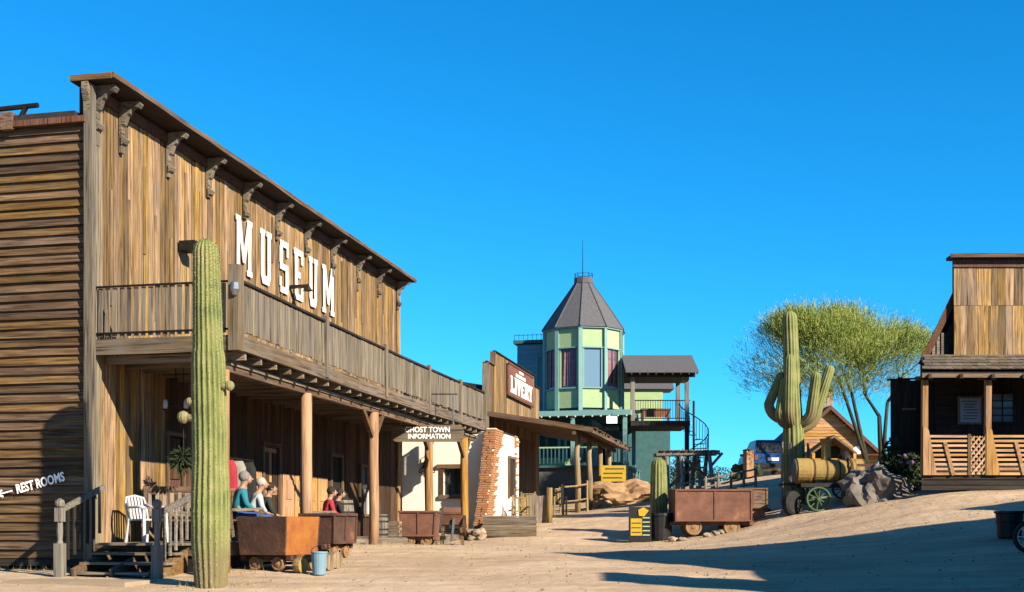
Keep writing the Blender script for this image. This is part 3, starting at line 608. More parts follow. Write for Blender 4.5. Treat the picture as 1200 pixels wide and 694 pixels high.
# railing on the near porch end to the right of the steps
rl = thing('porch_railing', M(-.05, 2.3, .95), 'short grey picket railing beside the steps behind the tall saguaro', 'railing')
for k in range(4): plank('picket', rl, M(-.04 - .02 * k, 2.25 + k * .14, 1.0), M(-.04 - .02 * k, 2.25 + k * .14, 2.0), .07, .03, -A_, w_greyz)
plank('rail', rl, M(-.06, 2.15, 1.95), M(-.12, 2.8, 1.95), .07, .05, -A_, w_greyz); plank('rail', rl, M(-.06, 2.15, 1.3), M(-.12, 2.8, 1.3), .07, .05, -A_, w_greyz)
MB().prism([M(-.3, 2.3, .75), M(-.3, 2.75, .75), M(-.3, 2.75, .95), M(-.3, 2.42, 1.25), M(-.3, 2.3, 1.25)], -A_ * .05).build('skirt_board', w_greyz, rl)
# ------------------------------------------------------------------ cacti
def ribbed(mb, pts, rads, ribs=16, depth=.16, per=6, phase=0., wob=.0):
    """a ribbed column along pts; ridge attribute is 1 on the crests"""
    pts = [V(p) for p in pts]; m = len(pts); n = ribs * per; k0 = len(mb.v); prev = None
    if mb.col is None: mb.col = [0.0] * len(mb.v)
    for i, p in enumerate(pts):
        t = (pts[min(i + 1, m - 1)] - pts[max(i - 1, 0)]).normalized()
        if prev is None: a = V((1, 0, 0)) if abs(t.x) < .8 else V((0, 1, 0)); x = (a - t * a.dot(t)).normalized()
        else: x = (prev - t * prev.dot(t)).normalized()
        prev = x; y = t.cross(x)
        for j in range(n):
            an = 2 * math.pi * j / n; c = abs(math.cos(ribs * (an + phase + wob * math.sin(i * .21)) / 2)); rr = rads[i] * (1 - depth + depth * c ** .7) * (1 + .02 * noise.noise(p * 2.3 + V((an, 0, 0))))
            mb.v.append(tuple(p + (x * math.cos(an) + y * math.sin(an)) * rr)); mb.col.append(c)
    for i in range(m - 1):
        for j in range(n): a = k0 + i * n + j; b = k0 + i * n + (j + 1) % n; mb.f.append((a, b, b + n, a + n))
    mb.f.append(tuple(k0 + (m - 1) * n + j for j in range(n)))
    return mb
def spines(parent, pts, rads, ribs, phase, mat, step=.05, ln=.04, wob=.0):
    m = MB(); rnd = random.Random(3); L = [0.0]
    for i in range(1, len(pts)): L.append(L[-1] + (pts[i] - pts[i - 1]).length)
    for k in range(ribs):
        q = rnd.random() * step
        while q < L[-1]:
            i = max(0, min(len(pts) - 2, int(np.searchsorted(L, q)) - 1)); f = (q - L[i]) / max(1e-6, L[i + 1] - L[i]); p = pts[i].lerp(pts[i + 1], f); r = rads[i] * (1 - f) + rads[i + 1] * f
            an = 2 * math.pi * k / ribs - wob * math.sin((i + f) * .21); d = V((math.cos(an), math.sin(an), 0)); c = p + d * r * .99
            for _ in range(4):
                e = (d + V((rnd.gauss(0, .6), rnd.gauss(0, .6), rnd.gauss(0, .6)))).normalized() * ln * rnd.uniform(.6, 1.2); w = e.cross(UP).normalized() * .006
                m.add([c - w, c + w, c + e], [(0, 1, 2)])
            q += step * rnd.uniform(.8, 1.2)
    return m.build('spines', mat, parent, kind='stuff')
spine_m = spotted('straw_spines', (.55, .48, .32), (.7, .62, .45), 5, bump=0)
def dome(pts, rads, R_, steps=6):
    """append a rounded tip"""
    d = (V(pts[-1]) - V(pts[-2])).normalized(); p = V(pts[-1])
    for k in range(1, steps + 1): th = k / steps * math.pi / 2 * .97; pts.append(p + d * (R_ * 1.1 * math.sin(th))); rads.append(R_ * math.cos(th))
    return pts, rads
b = GP(247, 19.0); H = 4.55 + 1.6 + .05; hgt = EYE + (HZ - 278) * 19 / F - b.z
sg = thing('saguaro_cactus', b, 'tall single-stem saguaro rising beside the museum balcony corner', 'cactus')
N_ = 46; pts = [b + V((-.015 * i / N_ - .06 * (i / N_) ** 2, 0, -.06 + (hgt - .2) * i / N_)) for i in range(N_ + 1)]
rads = [.255 + .03 * math.sin(min(1, i / 18) * math.pi) + .02 * (i / N_ < .7) - .05 * max(0, i / N_ - .6) / .4 - .03 * max(0, 1 - i / 7) for i in range(N_ + 1)]
pts, rads = dome(pts, rads, rads[-1], 7)
ribbed(MB(), pts, rads, 19, .15, 6, wob=.03).build('stem', cactus_m, sg, smooth=True); spines(sg, pts, rads, 19, 0, spine_m, wob=.03)
for x, y, r in ((223, 471, .075), (215, 489, .10), (269, 452, .08)):
    c = PX(x, y, 18.9); mb = MB(); ribbed(mb, [c + V((0, 0, -r)), c + V((0, 0, -r * .6)), c + V((0, 0, -r * .1)), c + V((0, 0, r * .5)), c + V((0, 0, r * .85)), c + V((0, 0, r))], [r * .3, r * .8, r, r * .88, r * .5, r * .1], 12, .12, 4)
    side = 1 if x > 247 else -1
    mb.path([c, c - V((side * (abs(c.x - b.x) - .16), 0, .02))], [r * .6, r * .7], 8); mb.col += [.4] * (len(mb.v) - len(mb.col))
    mb.build('arm_bud', bud_m, sg, smooth=True)
def saguaro_arm(base, out, rise, r, tilt=0.):
    """arm leaving the stem along vector out then turning up to height rise"""
    base = V(base); out = V(out); L = out.length; d = out.normalized(); pts = []; rads = []
    for k in range(13):
        t = k / 12; th = t * math.pi / 2; pts.append(base + d * (L * math.sin(th)) + UP * (L * .8 * (1 - math.cos(th)))); rads.append(r * (.62 + .38 * min(1, t * 1.6)))
    top = pts[-1]
    for k in range(1, 10): pts.append(top + UP * (rise * k / 9) + d * (tilt * rise * k / 9)); rads.append(r * (1 - .08 * k / 9))
    return dome(pts, rads, rads[-1], 5)
b = GP(931, 38.0); hz = lambda y, D: EYE + (HZ - y) * D / F; s42 = 38 / F
sg2 = thing('saguaro_cactus', b, 'old saguaro with many upturned arms beside the steam tractor', 'cactus')
top = hz(367, 38); pts = [b + V((-.15 * (i / 30) ** 1.5, 0, -.05 + (top - b.z - .15) * i / 30)) for i in range(31)]; rads = [.34 if i < 15 else .28 - .04 * (i - 15) / 15 for i in range(31)]
for i in range(12, 18): rads[i] = .34 - .06 * (i - 11) / 6
pts, rads = dome(pts, rads, rads[-1], 6); ribbed(MB(), pts, rads, 14, .18, 5).build('stem', cactus_m, sg2, smooth=True)
zA = hz(497, 38)
for out, z, rise, r, tl in (((-.74, .1, 0), zA + .05, .85, .16, -.42), ((-.46, -.28, 0), zA - .1, 1.0, .18, -.22), ((.76, .05, 0), zA - .2, 1.3, .18, .32), ((.52, -.3, 0), zA - .05, 1.0, .18, .14), ((-.22, -.44, 0), zA - .05, 1.65, .18, -.06), ((.25, .55, 0), zA + .2, .5, .15, .1)):
    p, q = saguaro_arm((b.x - .05, b.y, z), out, rise, r, tl); ribbed(MB(), p, q, 12, .18, 4).build('arm', cactus_m, sg2, smooth=True)
cg = thing('cactus_guard', b, 'slatted wooden guard around the foot of the many-armed saguaro', 'guard')
for k in range(7):
    an = R(200 + k * 40); p = b + V((math.cos(an) * .46, math.sin(an) * .46, 0)); plank('slat', cg, p + UP * 0, p + UP * U(1.75, 1.95), .1, .03, V((math.cos(an), math.sin(an), 0)), w_greyz)
MB().lathe(b + UP * .55, [(.49, 0), (.5, .02), (.5, .06), (.48, .07)], 20, close=False).build('wire_hoop', iron, cg)
# short barrel-like saguaro by the ore wagon
b = GP(772, 37.4); hgt = hz(535, 37.4) - b.z
sg3 = thing('saguaro_cactus', b, 'short stout unbranched saguaro standing behind the yellow notice board', 'cactus')
pts = [b + UP * (-.05 + (hgt - .25) * i / 20) for i in range(21)]; rads = [.24 + .035 * math.sin(i / 20 * math.pi) for i in range(21)]; pts, rads = dome(pts, rads, rads[-1], 6)
ribbed(MB(), pts, rads, 15, .18, 5).build('stem', cactus_m, sg3, smooth=True); spines(sg3, pts, rads, 15, 0, spine_m, .07, .05)

# ------------------------------------------------------------------ ore carts, buckets, stones
def wheel(parent, c, r, w, axis, mat, spokes=0, name='wheel'):
    c = V(c); axis = V(axis).normalized()
    if not spokes:
        return MB().lathe(c, [(r * .25, -w * .7), (r * .3, -w * .5), (r * .75, -w * .25), (r * .8, -w / 2), (r, -w / 2), (r, w * .35), (r * 1.12, w * .4), (r * 1.12, w / 2), (r * .3, w / 2)], 18, axis).build(name, mat, parent)
    m = MB().lathe(c, [(r * .88, -w / 2), (r, -w / 2), (r, w / 2), (r * .88, w / 2), (r * .88, -w / 2)], 20, axis, close=False)
    m.lathe(c, [(r * .16, -w * .8), (r * .16, w * .8)], 10, axis); a = axis.orthogonal().normalized(); b2 = axis.cross(a)
    for k in range(spokes): an = 2 * math.pi * k / spokes; d = a * math.cos(an) + b2 * math.sin(an); m.path([c + d * r * .1, c + d * r * .9], r * .055, 5)
    return m.build(name, mat, parent)
def ore_cart(base, rz, L, Wd, H, clear, mat_side, mat_end, mat_wheel, label, group=None, tilt=0, flare=0., wr=.15, ribs=True, ends=None):
    base = V(base); rt = thing('ore_cart', base, label, 'cart', group)
    ro = Matrix.Rotation(rz, 3, 'Z'); tl = ro @ Matrix.Rotation(tilt, 3, 'Y'); P = lambda x, y, z: base + tl @ V((x, y, z))
    z0, z1 = clear, clear + H; t = .035; hx, hy = L / 2, Wd / 2
    def side(s):
        return MB().hexa([P(-hx, s * hy - (t if s > 0 else 0), z0), P(hx, s * hy - (t if s > 0 else 0), z0), P(hx, s * hy + (0 if s > 0 else t), z0), P(-hx, s * hy + (0 if s > 0 else t), z0)] + [P(-hx - flare, s * (hy + flare) - (t if s > 0 else 0), z1), P(hx + flare, s * (hy + flare) - (t if s > 0 else 0), z1), P(hx + flare, s * (hy + flare) + (0 if s > 0 else t), z1), P(-hx - flare, s * (hy + flare) + (0 if s > 0 else t), z1)])
    def end(s):
        a0, a1 = (s * hx - t, s * hx) if s > 0 else (-hx, -hx + t); f = s * flare; y0, y1 = -hy + t + .002, hy - t - .002
        return MB().hexa([P(a0, y0, z0), P(a1, y0, z0), P(a1, y1, z0), P(a0, y1, z0), P(a0 + f, y0 - flare, z1 + .003), P(a1 + f, y0 - flare, z1 + .003), P(a1 + f, y1 + flare, z1 + .003), P(a0 + f, y1 + flare, z1 + .003)])
    for s in (-1, 1):
        sd = side(s).build('side_plate', mat_side, rt); en = end(s).build('end_plate', mat_end, rt)
        if ribs:
            for q in (-.98, 0.03, .98):
                MB().beam(P(q * hx, s * (hy + .012), z0), P(q * (hx + flare), s * (hy + flare + .012), z1), .05, .03, ro @ V((0, 1, 0))).build('rib', mat_side, sd)
            for q in (.03, .97):
                zz = z0 + (z1 - z0) * q; MB().beam(P(-hx - flare * q, s * (hy + flare * q + .02), zz), P(hx + flare * q, s * (hy + flare * q + .02), zz), .04, .05).build('rib', mat_side, sd)
            MB().beam(P(s * (hx + flare + .014), -hy - flare, z1 - .02), P(s * (hx + flare + .014), hy + flare, z1 - .02), .03, .05).build('rib', mat_side, en)
            for k in range(4): MB().blob(P(-hx * .8 + k * hx * .53, s * (hy + .03), z0 + .02), .018, 1, 0).build('rivet', mat_side, sd)
    MB().hexa([P(-hx + .04, -hy + .04, z0 + .01), P(hx - .04, -hy + .04, z0 + .01), P(hx - .04, hy - .04, z0 + .01), P(-hx + .04, hy - .04, z0 + .01), P(-hx + .04, -hy + .04, z0 + .05), P(hx - .04, -hy + .04, z0 + .05), P(hx - .04, hy - .04, z0 + .05), P(-hx + .04, hy - .04, z0 + .05)]).build('floor_plate', mat_side, rt)
    Q = lambda x, y, z: base + ro @ V((x, y, z)); fr = MB()
    for s in (-1, 1): fr.beam(Q(-hx - .12, s * hy * .55, clear - .06), Q(hx + .12, s * hy * .55, clear - .06), .09, .11)
    for q in (-.5, .5): fr.beam(Q(q * L, -hy * .8, clear - .05), Q(q * L, hy * .8, clear - .05), .1, .09)
    fr.build('frame', mat_side, rt)
    for s in (-1, 1):
        MB().path([Q(s * hx * .5, -hy * .75, wr), Q(s * hx * .5, hy * .75, wr)], .03, 6).build('axle', iron, rt)
        for q in (-1, 1): wheel(rt, Q(s * hx * .5, q * hy * .72, wr), wr, .08, ro @ V((0, -q, 0)), mat_wheel)
        MB().box(Q(s * (hx + .18), 0, clear - .05), (.16, .12, .1), ro).build('coupling', iron, rt)
    return rt
SR = math.pi / 2 - ANG      # turns local x to run up the street
# big bin in front of the porch: long dark side to the left, orange end to the right
bp_ = GP(327, 22.3)
cart1 = ore_cart(bp_, R(-24), 1.0, 1.05, .70, .28, rust, rust_o, rust_w, 'rusty ore bin cart with a bright orange end panel beside the tall saguaro', 'ore carts along the museum porch', flare=.04, wr=.12, ribs=False)
cart2 = ore_cart(G(M(3.9, 3.15, 0)), SR - R(8), .95, .75, .62, .3, rust, rust, rust_w, 'dark brown ore bin cart behind the orange-ended one by the second porch post', 'ore carts along the museum porch', flare=.02, wr=.13)
cart3 = ore_cart(GP(492, 33.2), R(-4), .92, .75, .70, .24, rust_r, rust_r, rust_w, 'purple-red ore cart below the hanging information sign', 'ore carts along the museum porch', flare=.05, wr=.14)
# iron pump-like winch frame right of cart3
b = GP(530, 34.2); wi = thing('mine_winch', b, 'rusted mine winch with a drum between ore cart and last porch post', 'winch')
MB().box(b + UP * .72, (.62, .5, .28)).build('drum_housing', rust, wi)
MB().lathe(b + V((-.25, 0, .95)), [(.13, 0), (.13, .5)], 12, V((1, 0, 0))).build('drum', rust_r, wi)
for x in (-.3, .3):
    for y in (-.2, .2): MB().beam(b + V((x, y, 0)), b + V((x * .8, y * .8, .6)), .08, .08, V((1, 0, 0))).build('leg', w_brown, wi)
wheel(wi, b + V((.36, -.1, .55)), .3, .07, V((1, 0, 0)), rust, 6, 'flywheel'); MB().path([b + V((0, -.28, .1)), b + V((.05, -.3, .75))], .04, 6).build('lever', chrome, wi)
# wooden planks and rounds under the first cart, bucket
for x, D, r, w in ((392, 22.6, .16, .16), (384, 22.2, .15, .14), (366, 22.2, .15, .12), (352, 21.7, .14, .14)):
    p = GP(x, D); MB().lathe(p + V((0, 0, r)), [(r * .3, -w * .5), (r, -w * .5), (r * 1.03, 0), (r, w * .5), (r * .3, w * .5)], 12, V((.85, -.5, 0))).build('timber_round', w_yel, None, label={392: 'tan wooden round leaning right of the pale blue bucket, the farther one', 384: 'tan wooden round just right of the pale blue bucket, the nearer one', 366: 'tan wooden round under the orange end of the ore bin', 352: 'tan wooden round left of the others beneath the ore bin'}[x], cat='log', group='wooden rounds under the ore bin')
p = GP(374, 21.5); bk = thing('bucket', p, 'pale blue plastic bucket standing at the orange end of the ore bin', 'bucket')
MB().lathe(p, [(.10, 0), (.12, .02), (.145, .40), (.155, .40), (.155, .43), (.135, .43), (.13, .38), (.10, .03)], 18, close=False).build('body', bluebkt, bk, smooth=False)
MB().path([p + V((math.cos(t) * .15, 0, .40 + math.sin(t) * .13)) for t in [k * math.pi / 10 for k in range(11)]], .006, 5).build('handle', iron, bk)
# ore wagon in the street
c0 = GP(832, 36.6)
cart4 = ore_cart(c0, R(3), 2.35, 1.05, .98, .40, rust_r, rust_r, rust_w, 'large rust-red ore wagon standing in the open street beside the short saguaro', 'ore wagons in the street', wr=.24)
cart5 = ore_cart(GP(876, 37.3), R(6), .95, .95, .62, .36, w_brown, w_brown, rust_w, 'brown wooden ore wagon half hidden behind the right end of the rust-red one', 'ore wagons in the street', wr=.2)
for i, (x, D) in enumerate(((829, 36.1), (838, 36.2), (789, 35.9), (800, 35.8), (845, 36.3))):
    p = GP(x, D); r = U(.09, .14); MB().blob(p + UP * r * .4, r, 2, .4, sq=(1.3, 1, .8), seed=i).build('chock_stone', stone_m, None, label=['pale stone wedged between the wheels of the rust-red wagon, left', 'pale stone between the wheels of the rust-red wagon, middle', 'pale stone right of the black tub at the wagon corner, left one', 'pale stone at the near left corner of the rust-red wagon', 'pale stone against the right wheel of the rust-red wagon'][i], cat='stone', group='stones around the wagon wheels')
# yellow notice board and black tub
p = GP(750, 36.2); yb = thing('notice_board', p, 'low black notice board with yellow painted panels left of the short saguaro', 'sign')
h = hz(595, 36.2) - p.z
MB().box(p + V((0, 0, h / 2 + .02)), (.68, .08, h)).build('board', blackp, yb)
MB().box(p + V((-.12, -.055, .46)), (.34, .02, .52)).build('yellow_panel', yelp, yb)
MB().prism([p + V((x, -.05, z)) for x, z in ((-.06, .98), (.10, 1.06), (.26, .96), (.12, .78), (-.04, .80))], V((0, -.02, 0))).build('yellow_panel', yelp, yb)
for k in range(5): MB().box(p + V((.18, -.055, .22 + k * .13)), (.22, .02, .035)).build('lettering_line', greenp, yb)
for k in range(3): MB().box(p + V((-.12, -.068, .3 + k * .14)), (.28, .008, .025)).build('lettering_line', blackp, yb)
for x in (-.3, .3): MB().box(p + V((x, .06, h * .45)), (.05, .04, h * .95)).build('leg', w_dark, yb)
p = GP(773, 36.6); MB().lathe(p - UP * .02, [(.30, 0), (.34, .05), (.38, .4), (.42, .75), (.45, .76), (.45, .84), (.40, .84), (.36, .45), (.3, .06)], 18, close=False).build('black_tub', blackp, None, label='black tub at the foot of the short saguaro', cat='tub')
# rail fence and timber trestle behind the wagon
def rail_fence(p0, p1, n, h, label, mat=w_greyz, rails=2):
    p0 = G(p0); p1 = G(p1); f = thing('rail_fence', p0, label, 'fence')
    for k in range(n + 1):
        p = p0.lerp(p1, k / n); p.z = gz_fast(p.x, p.y); MB().path([p - UP * .1, p + V((U(-.03, .03), 0, h * U(.95, 1.1)))], [.055, .045], 7).build('post', mat, f)
    for r in range(rails):
        for k in range(n):
            a = p0.lerp(p1, k / n); b = p0.lerp(p1, (k + 1) / n); a.z = gz_fast(a.x, a.y); b.z = gz_fast(b.x, b.y); q = h * (.45 + .5 * r / max(1, rails - 1))
            MB().path([a + UP * q, (a + b) / 2 + UP * (q - .02), b + UP * q], .035, 6).build('rail', mat, f)
    return f
rail_fence(PX(796, 0, 41), PX(886, 0, 41.5), 6, 1.0, 'low weathered rail fence behind the rust-red ore wagon', w_greyz, 3)
b = GP(806, 45.5); tr = thing('timber_trestle', b, 'rough timber trestle with splayed legs below the spiral stairs', 'trestle')
ztop = hz(534, 45.5)
for dx in (-.95, -.35, .35, .85):
    for s in (-1, 1):
        q = G(b + V((dx + U(-.15, .15), s * .75, 0))); MB().path([q - UP * .1, V((b.x + dx * .9, b.y + s * .35, ztop))], [.09, .075], 8).build('leg', w_greyz, tr)
for s in (-1, 1): plank('beam', tr, V((b.x - 1.25, b.y + s * .38, ztop + .05)), V((b.x + 1.15, b.y + s * .38, ztop + .1)), .16, .16, UP, w_greyz)
for k in range(8): plank('platform_board', tr, V((b.x - 1.0 + k * .27, b.y - .55, ztop + .16)), V((b.x - 1.0 + k * .27, b.y + .55, ztop + .16)), .2, .04, UP, w_brown)
plank('brace', tr, V((b.x - .9, b.y - .6, b.z + .3)), V((b.x + .4, b.y - .5, ztop - .2)), .12, .05, V((0, -1, 0)), w_brown); plank('brace', tr, V((b.x + .9, b.y - .6, b.z + .5)), V((b.x - .2, b.y - .5, ztop - .1)), .12, .05, V((0, -1, 0)), w_brown)
plank('brace', tr, V((b.x + .75, b.y - .4, ztop - .5)), V((b.x + 1.25, b.y - .4, ztop + .08)), .1, .05, V((0, -1, 0)), w_greyz)
for k in range(3): plank('ladder_rung', tr, V((b.x + .2, b.y - .7, b.z + .4 + k * .35)), V((b.x + .6, b.y - .7, b.z + .42 + k * .35)), .08, .05, V((0, -1, 0)), w_yel)
# ------------------------------------------------------------------ hanging information sign
D = 33.4; c = PX(501, 508, D); sgn = thing('hanging_sign', c - UP * .2, 'board reading GHOST TOWN INFORMATION hung from the balcony', 'sign')
wS, hS = 2.0, .47
prof = [(-wS / 2 - .02, 0), (-wS / 2 + .05, -hS * .42), (-wS / 2 + .12, -hS / 2), (wS / 2 - .06, -hS / 2), (wS / 2, -hS * .3), (wS / 2 + .03, hS * .1), (wS / 2 - .05, hS / 2), (-wS / 2 + .1, hS / 2), (-wS / 2 + .02, hS * .35)]
MB().prism([c + V((x, .03, z)) for x, z in prof], V((0, -.06, 0))).build('board', w_beam, sgn)
text('GHOST TOWN', 'lettering', sgn, c + V((.0, -.037, .095)), V((1, 0, 0)), UP, .21, white_p, width=1.25, bold=.003)
text('INFORMATION', 'lettering', sgn, c + V((.05, -.037, -.09)), V((1, 0, 0)), UP, .19, white_p, width=1.18, bold=.003)
bar = PX(470, 462, D); br_ = PX(536, 462, D)
MB().path([bar, br_], .018, 6).build('support_bar', iron, sgn)
for x in (470, 531): MB().path([PX(x, 462, D), PX(x, 499, D)], .02, 6).build('hanger_rod', chrome, sgn)
# ------------------------------------------------------------------ adobe building with brick buttress
ab = thing('adobe_building', M(20.4, 1.5, 1.0), 'cream plastered adobe house with a crumbling brick buttress at its corner', 'building')
AZ0, AZ1 = .8, 5.0; A0 = 20.4
wl_ = MB()
def wallpiece(a0, a1, b0, b1, z0, z1): wl_.fbox(M, a0, a1, b0, b1, z0, z1)
wb0, wb1, wz0, wz1 = 1.0, 1.62, 2.7, 3.62      # window opening in the wall that faces down the street
wallpiece(A0, A0 + .35, -.5, wb0, AZ0, AZ1); wallpiece(A0, A0 + .35, wb1, 2.86, AZ0, AZ1); wallpiece(A0, A0 + .35, wb0, wb1, AZ0, wz0); wallpiece(A0, A0 + .35, wb0, wb1, wz1, AZ1)
wl_.build('front_wall', plaster, ab)
sw2 = MB(); sw2.fbox(M, A0 + .352, 24.25, 2.5, 2.86, AZ0, AZ1 - .1); sw2.build('street_wall', plaster, ab)
MB().fbox(M, A0 + .352, 24.25, -4, -3.7, AZ0, 4.9).build('back_wall', plaster, ab); MB().fbox(M, 23.95, 24.25, -3.7, 2.5, AZ0, 4.9).build('end_wall', plaster, ab); MB().fbox(M, A0 + .02, 24.23, -3.98, 2.84, 4.9, 4.98).build('roof', roof_dark, ab)
wv = MB().fbox(M, A0 + .18, A0 + .2, wb0, wb1, wz0, wz1).build('window', win_g, ab)
for b in (wb0 - .05, wb1 + .05): plank('frame', wv, M(A0 - .02, b, wz0 - .1), M(A0 - .02, b, wz1 + .1), .1, .08, -A_, w_red)
for z, e in ((wz0 - .07, .15), (wz1 + .08, .22)): plank('frame', wv, M(A0 - .04, wb0 - e, z), M(A0 - .04, wb1 + e, z), .13, .1, -A_, w_brown)
for b in (wb0 + .2, wb0 + .42): plank('bar', wv, M(A0 + .1, b, wz0), M(A0 + .1, b, wz1), .03, .03, -A_, w_dark)
plank('bar', wv, M(A0 + .1, wb0, 3.16), M(A0 + .1, wb1, 3.16), .03, .03, -A_, w_dark)
bt = MB().prism([M(A0 + .3, 2.5, AZ1 - .05), M(A0 - .15, 2.5, AZ1 - .1), M(A0 - .7, 2.5, 3.6), M(A0 - 1.3, 2.5, 2.3), M(A0 - 2.1, 2.5, .9), M(A0 + .3, 2.5, .9)], B_ * .40).build('buttress', plaster, ab)
bf = MB()     # bricks of the buttress edge: too small to pick apart one by one
def brick(p, x, y, z, l, h, d): bf.beam(p - x * l / 2, p + x * l / 2, d, h)
zz = .95
while zz < AZ1 - .06:
    t = (zz - .9) / (AZ1 - 1.0); a = A0 - np.interp(zz, [.9, 2.3, 3.6, AZ1 - .1], [2.1, 1.3, .7, .15])
    b = 2.5 + U(0, .06)
    while b < 2.86:
        l = U(.17, .23); brick(M(a + U(-.03, .04), min(b + l / 2, 2.86), zz), B_, A_, UP, l - .015, .062, .16); b += l
    n = int(2 + 3 * (1 - t) + random.randint(0, 2) + (2 if zz > 4.3 else 0))
    for k in range(n): brick(M(a + .1 + k * .215 + U(-.03, .03), 2.905, zz), A_, B_, UP, .2, .062, U(.05, .09))
    if random.random() < .8:
        for k in range(random.randint(1, 4)): brick(M(A0 + 2.95 + k * .2 + (0 if zz < 3 else .2), 2.88, zz), A_, B_, UP, .2, .062, .05)
    if 1.2 < zz < 2.2:
        for k in range(random.randint(1, 4)): brick(M(A0 - .005, 1.15 + k * .21 + U(-.05, .05), zz), B_, A_, UP, .2, .062, .04)
    zz += .078
bf.build('brick_facing', brick_m, ab, kind='stuff')
w2 = MB().fbox(M, 22.4, 23.3, 2.87, 2.9, 2.7, 4.0).build('shutter', w_dark, ab)
for q in (22.36, 23.34): plank('frame', w2, M(q, 2.91, 2.6), M(q, 2.91, 4.1), .09, .06, B_, w_brown)
plank('frame', w2, M(22.3, 2.915, 4.1), M(23.4, 2.915, 4.1), .1, .06, B_, w_brown)
# bell with scroll bracket on the adobe wall
c = M(A0 - .16, .45, 3.62); be = thing('wall_bell', c, 'small black bell on an iron scroll bracket against the cream adobe wall', 'bell')
MB().lathe(c, [(.20, 0), (.19, .03), (.14, .12), (.12, .24), (.07, .33), (.03, .36)], 16).build('bell', iron, be)
for s in (-1, 1): MB().path([c + B_ * (s * (.12 + .16 * math.sin(t))) + UP * (-.06 + .09 * math.cos(t * 1.5)) for t in [k * .35 for k in range(10)]], .02, 5).build('scroll', iron, be)
MB().path([c + UP * .34, c + UP * .5, c + UP * .5 + A_ * .16], .02, 5).build('hook', iron, be)
# timber steps and stones before the adobe house
ts = thing('timber_steps', GP(598, 39), 'low steps of heavy weathered timbers before the brick buttress', 'steps')
p = GP(598, 38.6); z = p.z
for k, (dz, dy, w) in enumerate(((.16, 0, .34), (.48, .32, .34))):
    plank('timber', ts, V((p.x - .9, p.y + dy, z + dz)), V((p.x + .85, p.y + dy, z + dz)), w - .03, .3, V((0, -1, 0)), w_beam, segs=3, jit=.012)
    plank('tread', ts, V((p.x - .92, p.y + dy + .1, z + dz + .17)), V((p.x + .87, p.y + dy + .1, z + dz + .17)), .5, .04, UP, w_deck, segs=2)
for i in range(9):
    q = GP(552 + (i % 3) * 6, 37.9 + (i // 3) * .22); q.z += (i % 2) * .17; r = U(.12, .17)
    MB().blob(q + UP * r * .55, r, 2, .35, sq=(1.1, 1, .8), seed=i + 20).build('stone', stone_m, ab)
# ------------------------------------------------------------------ livery stable
NL, L0, L1 = 1.6, 24.4, 34.6
lv = thing('livery_building', M(L0, NL, gz_fast(*M(L0, NL, 0)[:2])), 'brown board stable with stepped false front and red LIVERY sign', 'building')
T0, T1 = 25.6, 33.4
lw = MB(); lw.fbox(M, L0, L1, NL - .18, NL - .04, 1.2, 7.8); lw.fbox(M, T0, T1, NL - .18, NL - .04, 7.8, 8.38); lw = lw.build('false_front', black_in, lv)
vboards(lw, M(L0, NL - .04, 0), A_, T0 - L0 - .02, 1.6, 7.86, .24, .03, B_, w_brown); vboards(lw, M(T0, NL - .04, 0), A_, T1 - T0, 5.4, 8.42, .26, .03, B_, w_facade); vboards(lw, M(T0, NL - .04, 0), A_, T1 - T0, 1.6, 5.39, .26, .03, B_, w_brown, holes=[(1.6, 4.6, 1.6, 4.6)]); vboards(lw, M(T1, NL - .04, 0), A_, L1 - T1, 1.6, 7.96, .24, .03, B_, w_facade)
plank('edge_board', lv, M(L0 - .03, NL - .06, 1.4), M(L0 - .03, NL - .06, 7.86), .26, .05, -A_, w_grey, segs=3); plank('cap_board', lv, M(T0 - .05, NL, 8.45), M(T1 + .05, NL, 8.45), .12, .04, UP, w_dark, segs=3); plank('cap_board', lv, M(L0 - .1, NL, 7.89), M(T0 - .02, NL, 7.89), .14, .04, UP, w_brown); plank('cap_board', lv, M(T1 + .05, NL, 7.99), M(L1, NL, 7.99), .12, .04, UP, w_dark); plank('edge_board', lv, M(T0 - .02, NL - .06, 7.9), M(T0 - .02, NL - .06, 8.43), .22, .05, -A_, w_brown)
MB().prism([M(L0 + .1, NL - .2, 1.2), M(L0 + .1, NL - .2, 7.0), M(L0 + .1, -2.4, 7.7), M(L0 + .1, -7, 5.6), M(L0 + .1, -7, 1.0)], A_ * 9.4).build('barn_body', w_dark, lv)
sb = MB().fbox(M, 27.7, 32.7, NL + .04, NL + .1, 6.98, 8.25).build('sign_board', redp, lv)
for ch, a0, a1 in (('L', 28.05, 28.72), ('I', 28.82, 29.18), ('V', 29.24, 30.02), ('E', 30.1, 30.75), ('R', 30.82, 31.62), ('Y', 31.68, 32.45)): slab_letter(ch, sb, M(a0, NL + .102, 7.12), A_, a1 - a0, .68, white_p, B_)
for k in range(8): q = 29.05 + k * .25; MB().fbox(M, q, q + .16, NL + .102, NL + .115, 7.87, 8.0).build('small_letter', white_p, sb)
for k in range(4): q = 29.7 + k * .22; MB().fbox(M, q, q + .13, NL + .102, NL + .115, 8.08, 8.18).build('small_letter', white_p, sb)
for z in (6.96, 8.27): plank('sign_trim', sb, M(27.65, NL + .1, z), M(32.75, NL + .1, z), .08, .06, B_, w_red)
MB().fbox(M, T0 + 1.62, T0 + 4.58, NL - .1, NL - .06, 1.6, 4.58).build('stable_door', w_red, lv)
PN, PL = 5.7, 36.0
pr = MB().prism([M(L0 - .0, NL + .02, 5.86), M(L0 - .0, NL + .02, 5.96), M(L0 - .0, PN - .1, 5.26), M(L0 - .0, PN - .1, 5.16)], A_ * (PL - L0)).build('porch_roof', w_brown, lv)
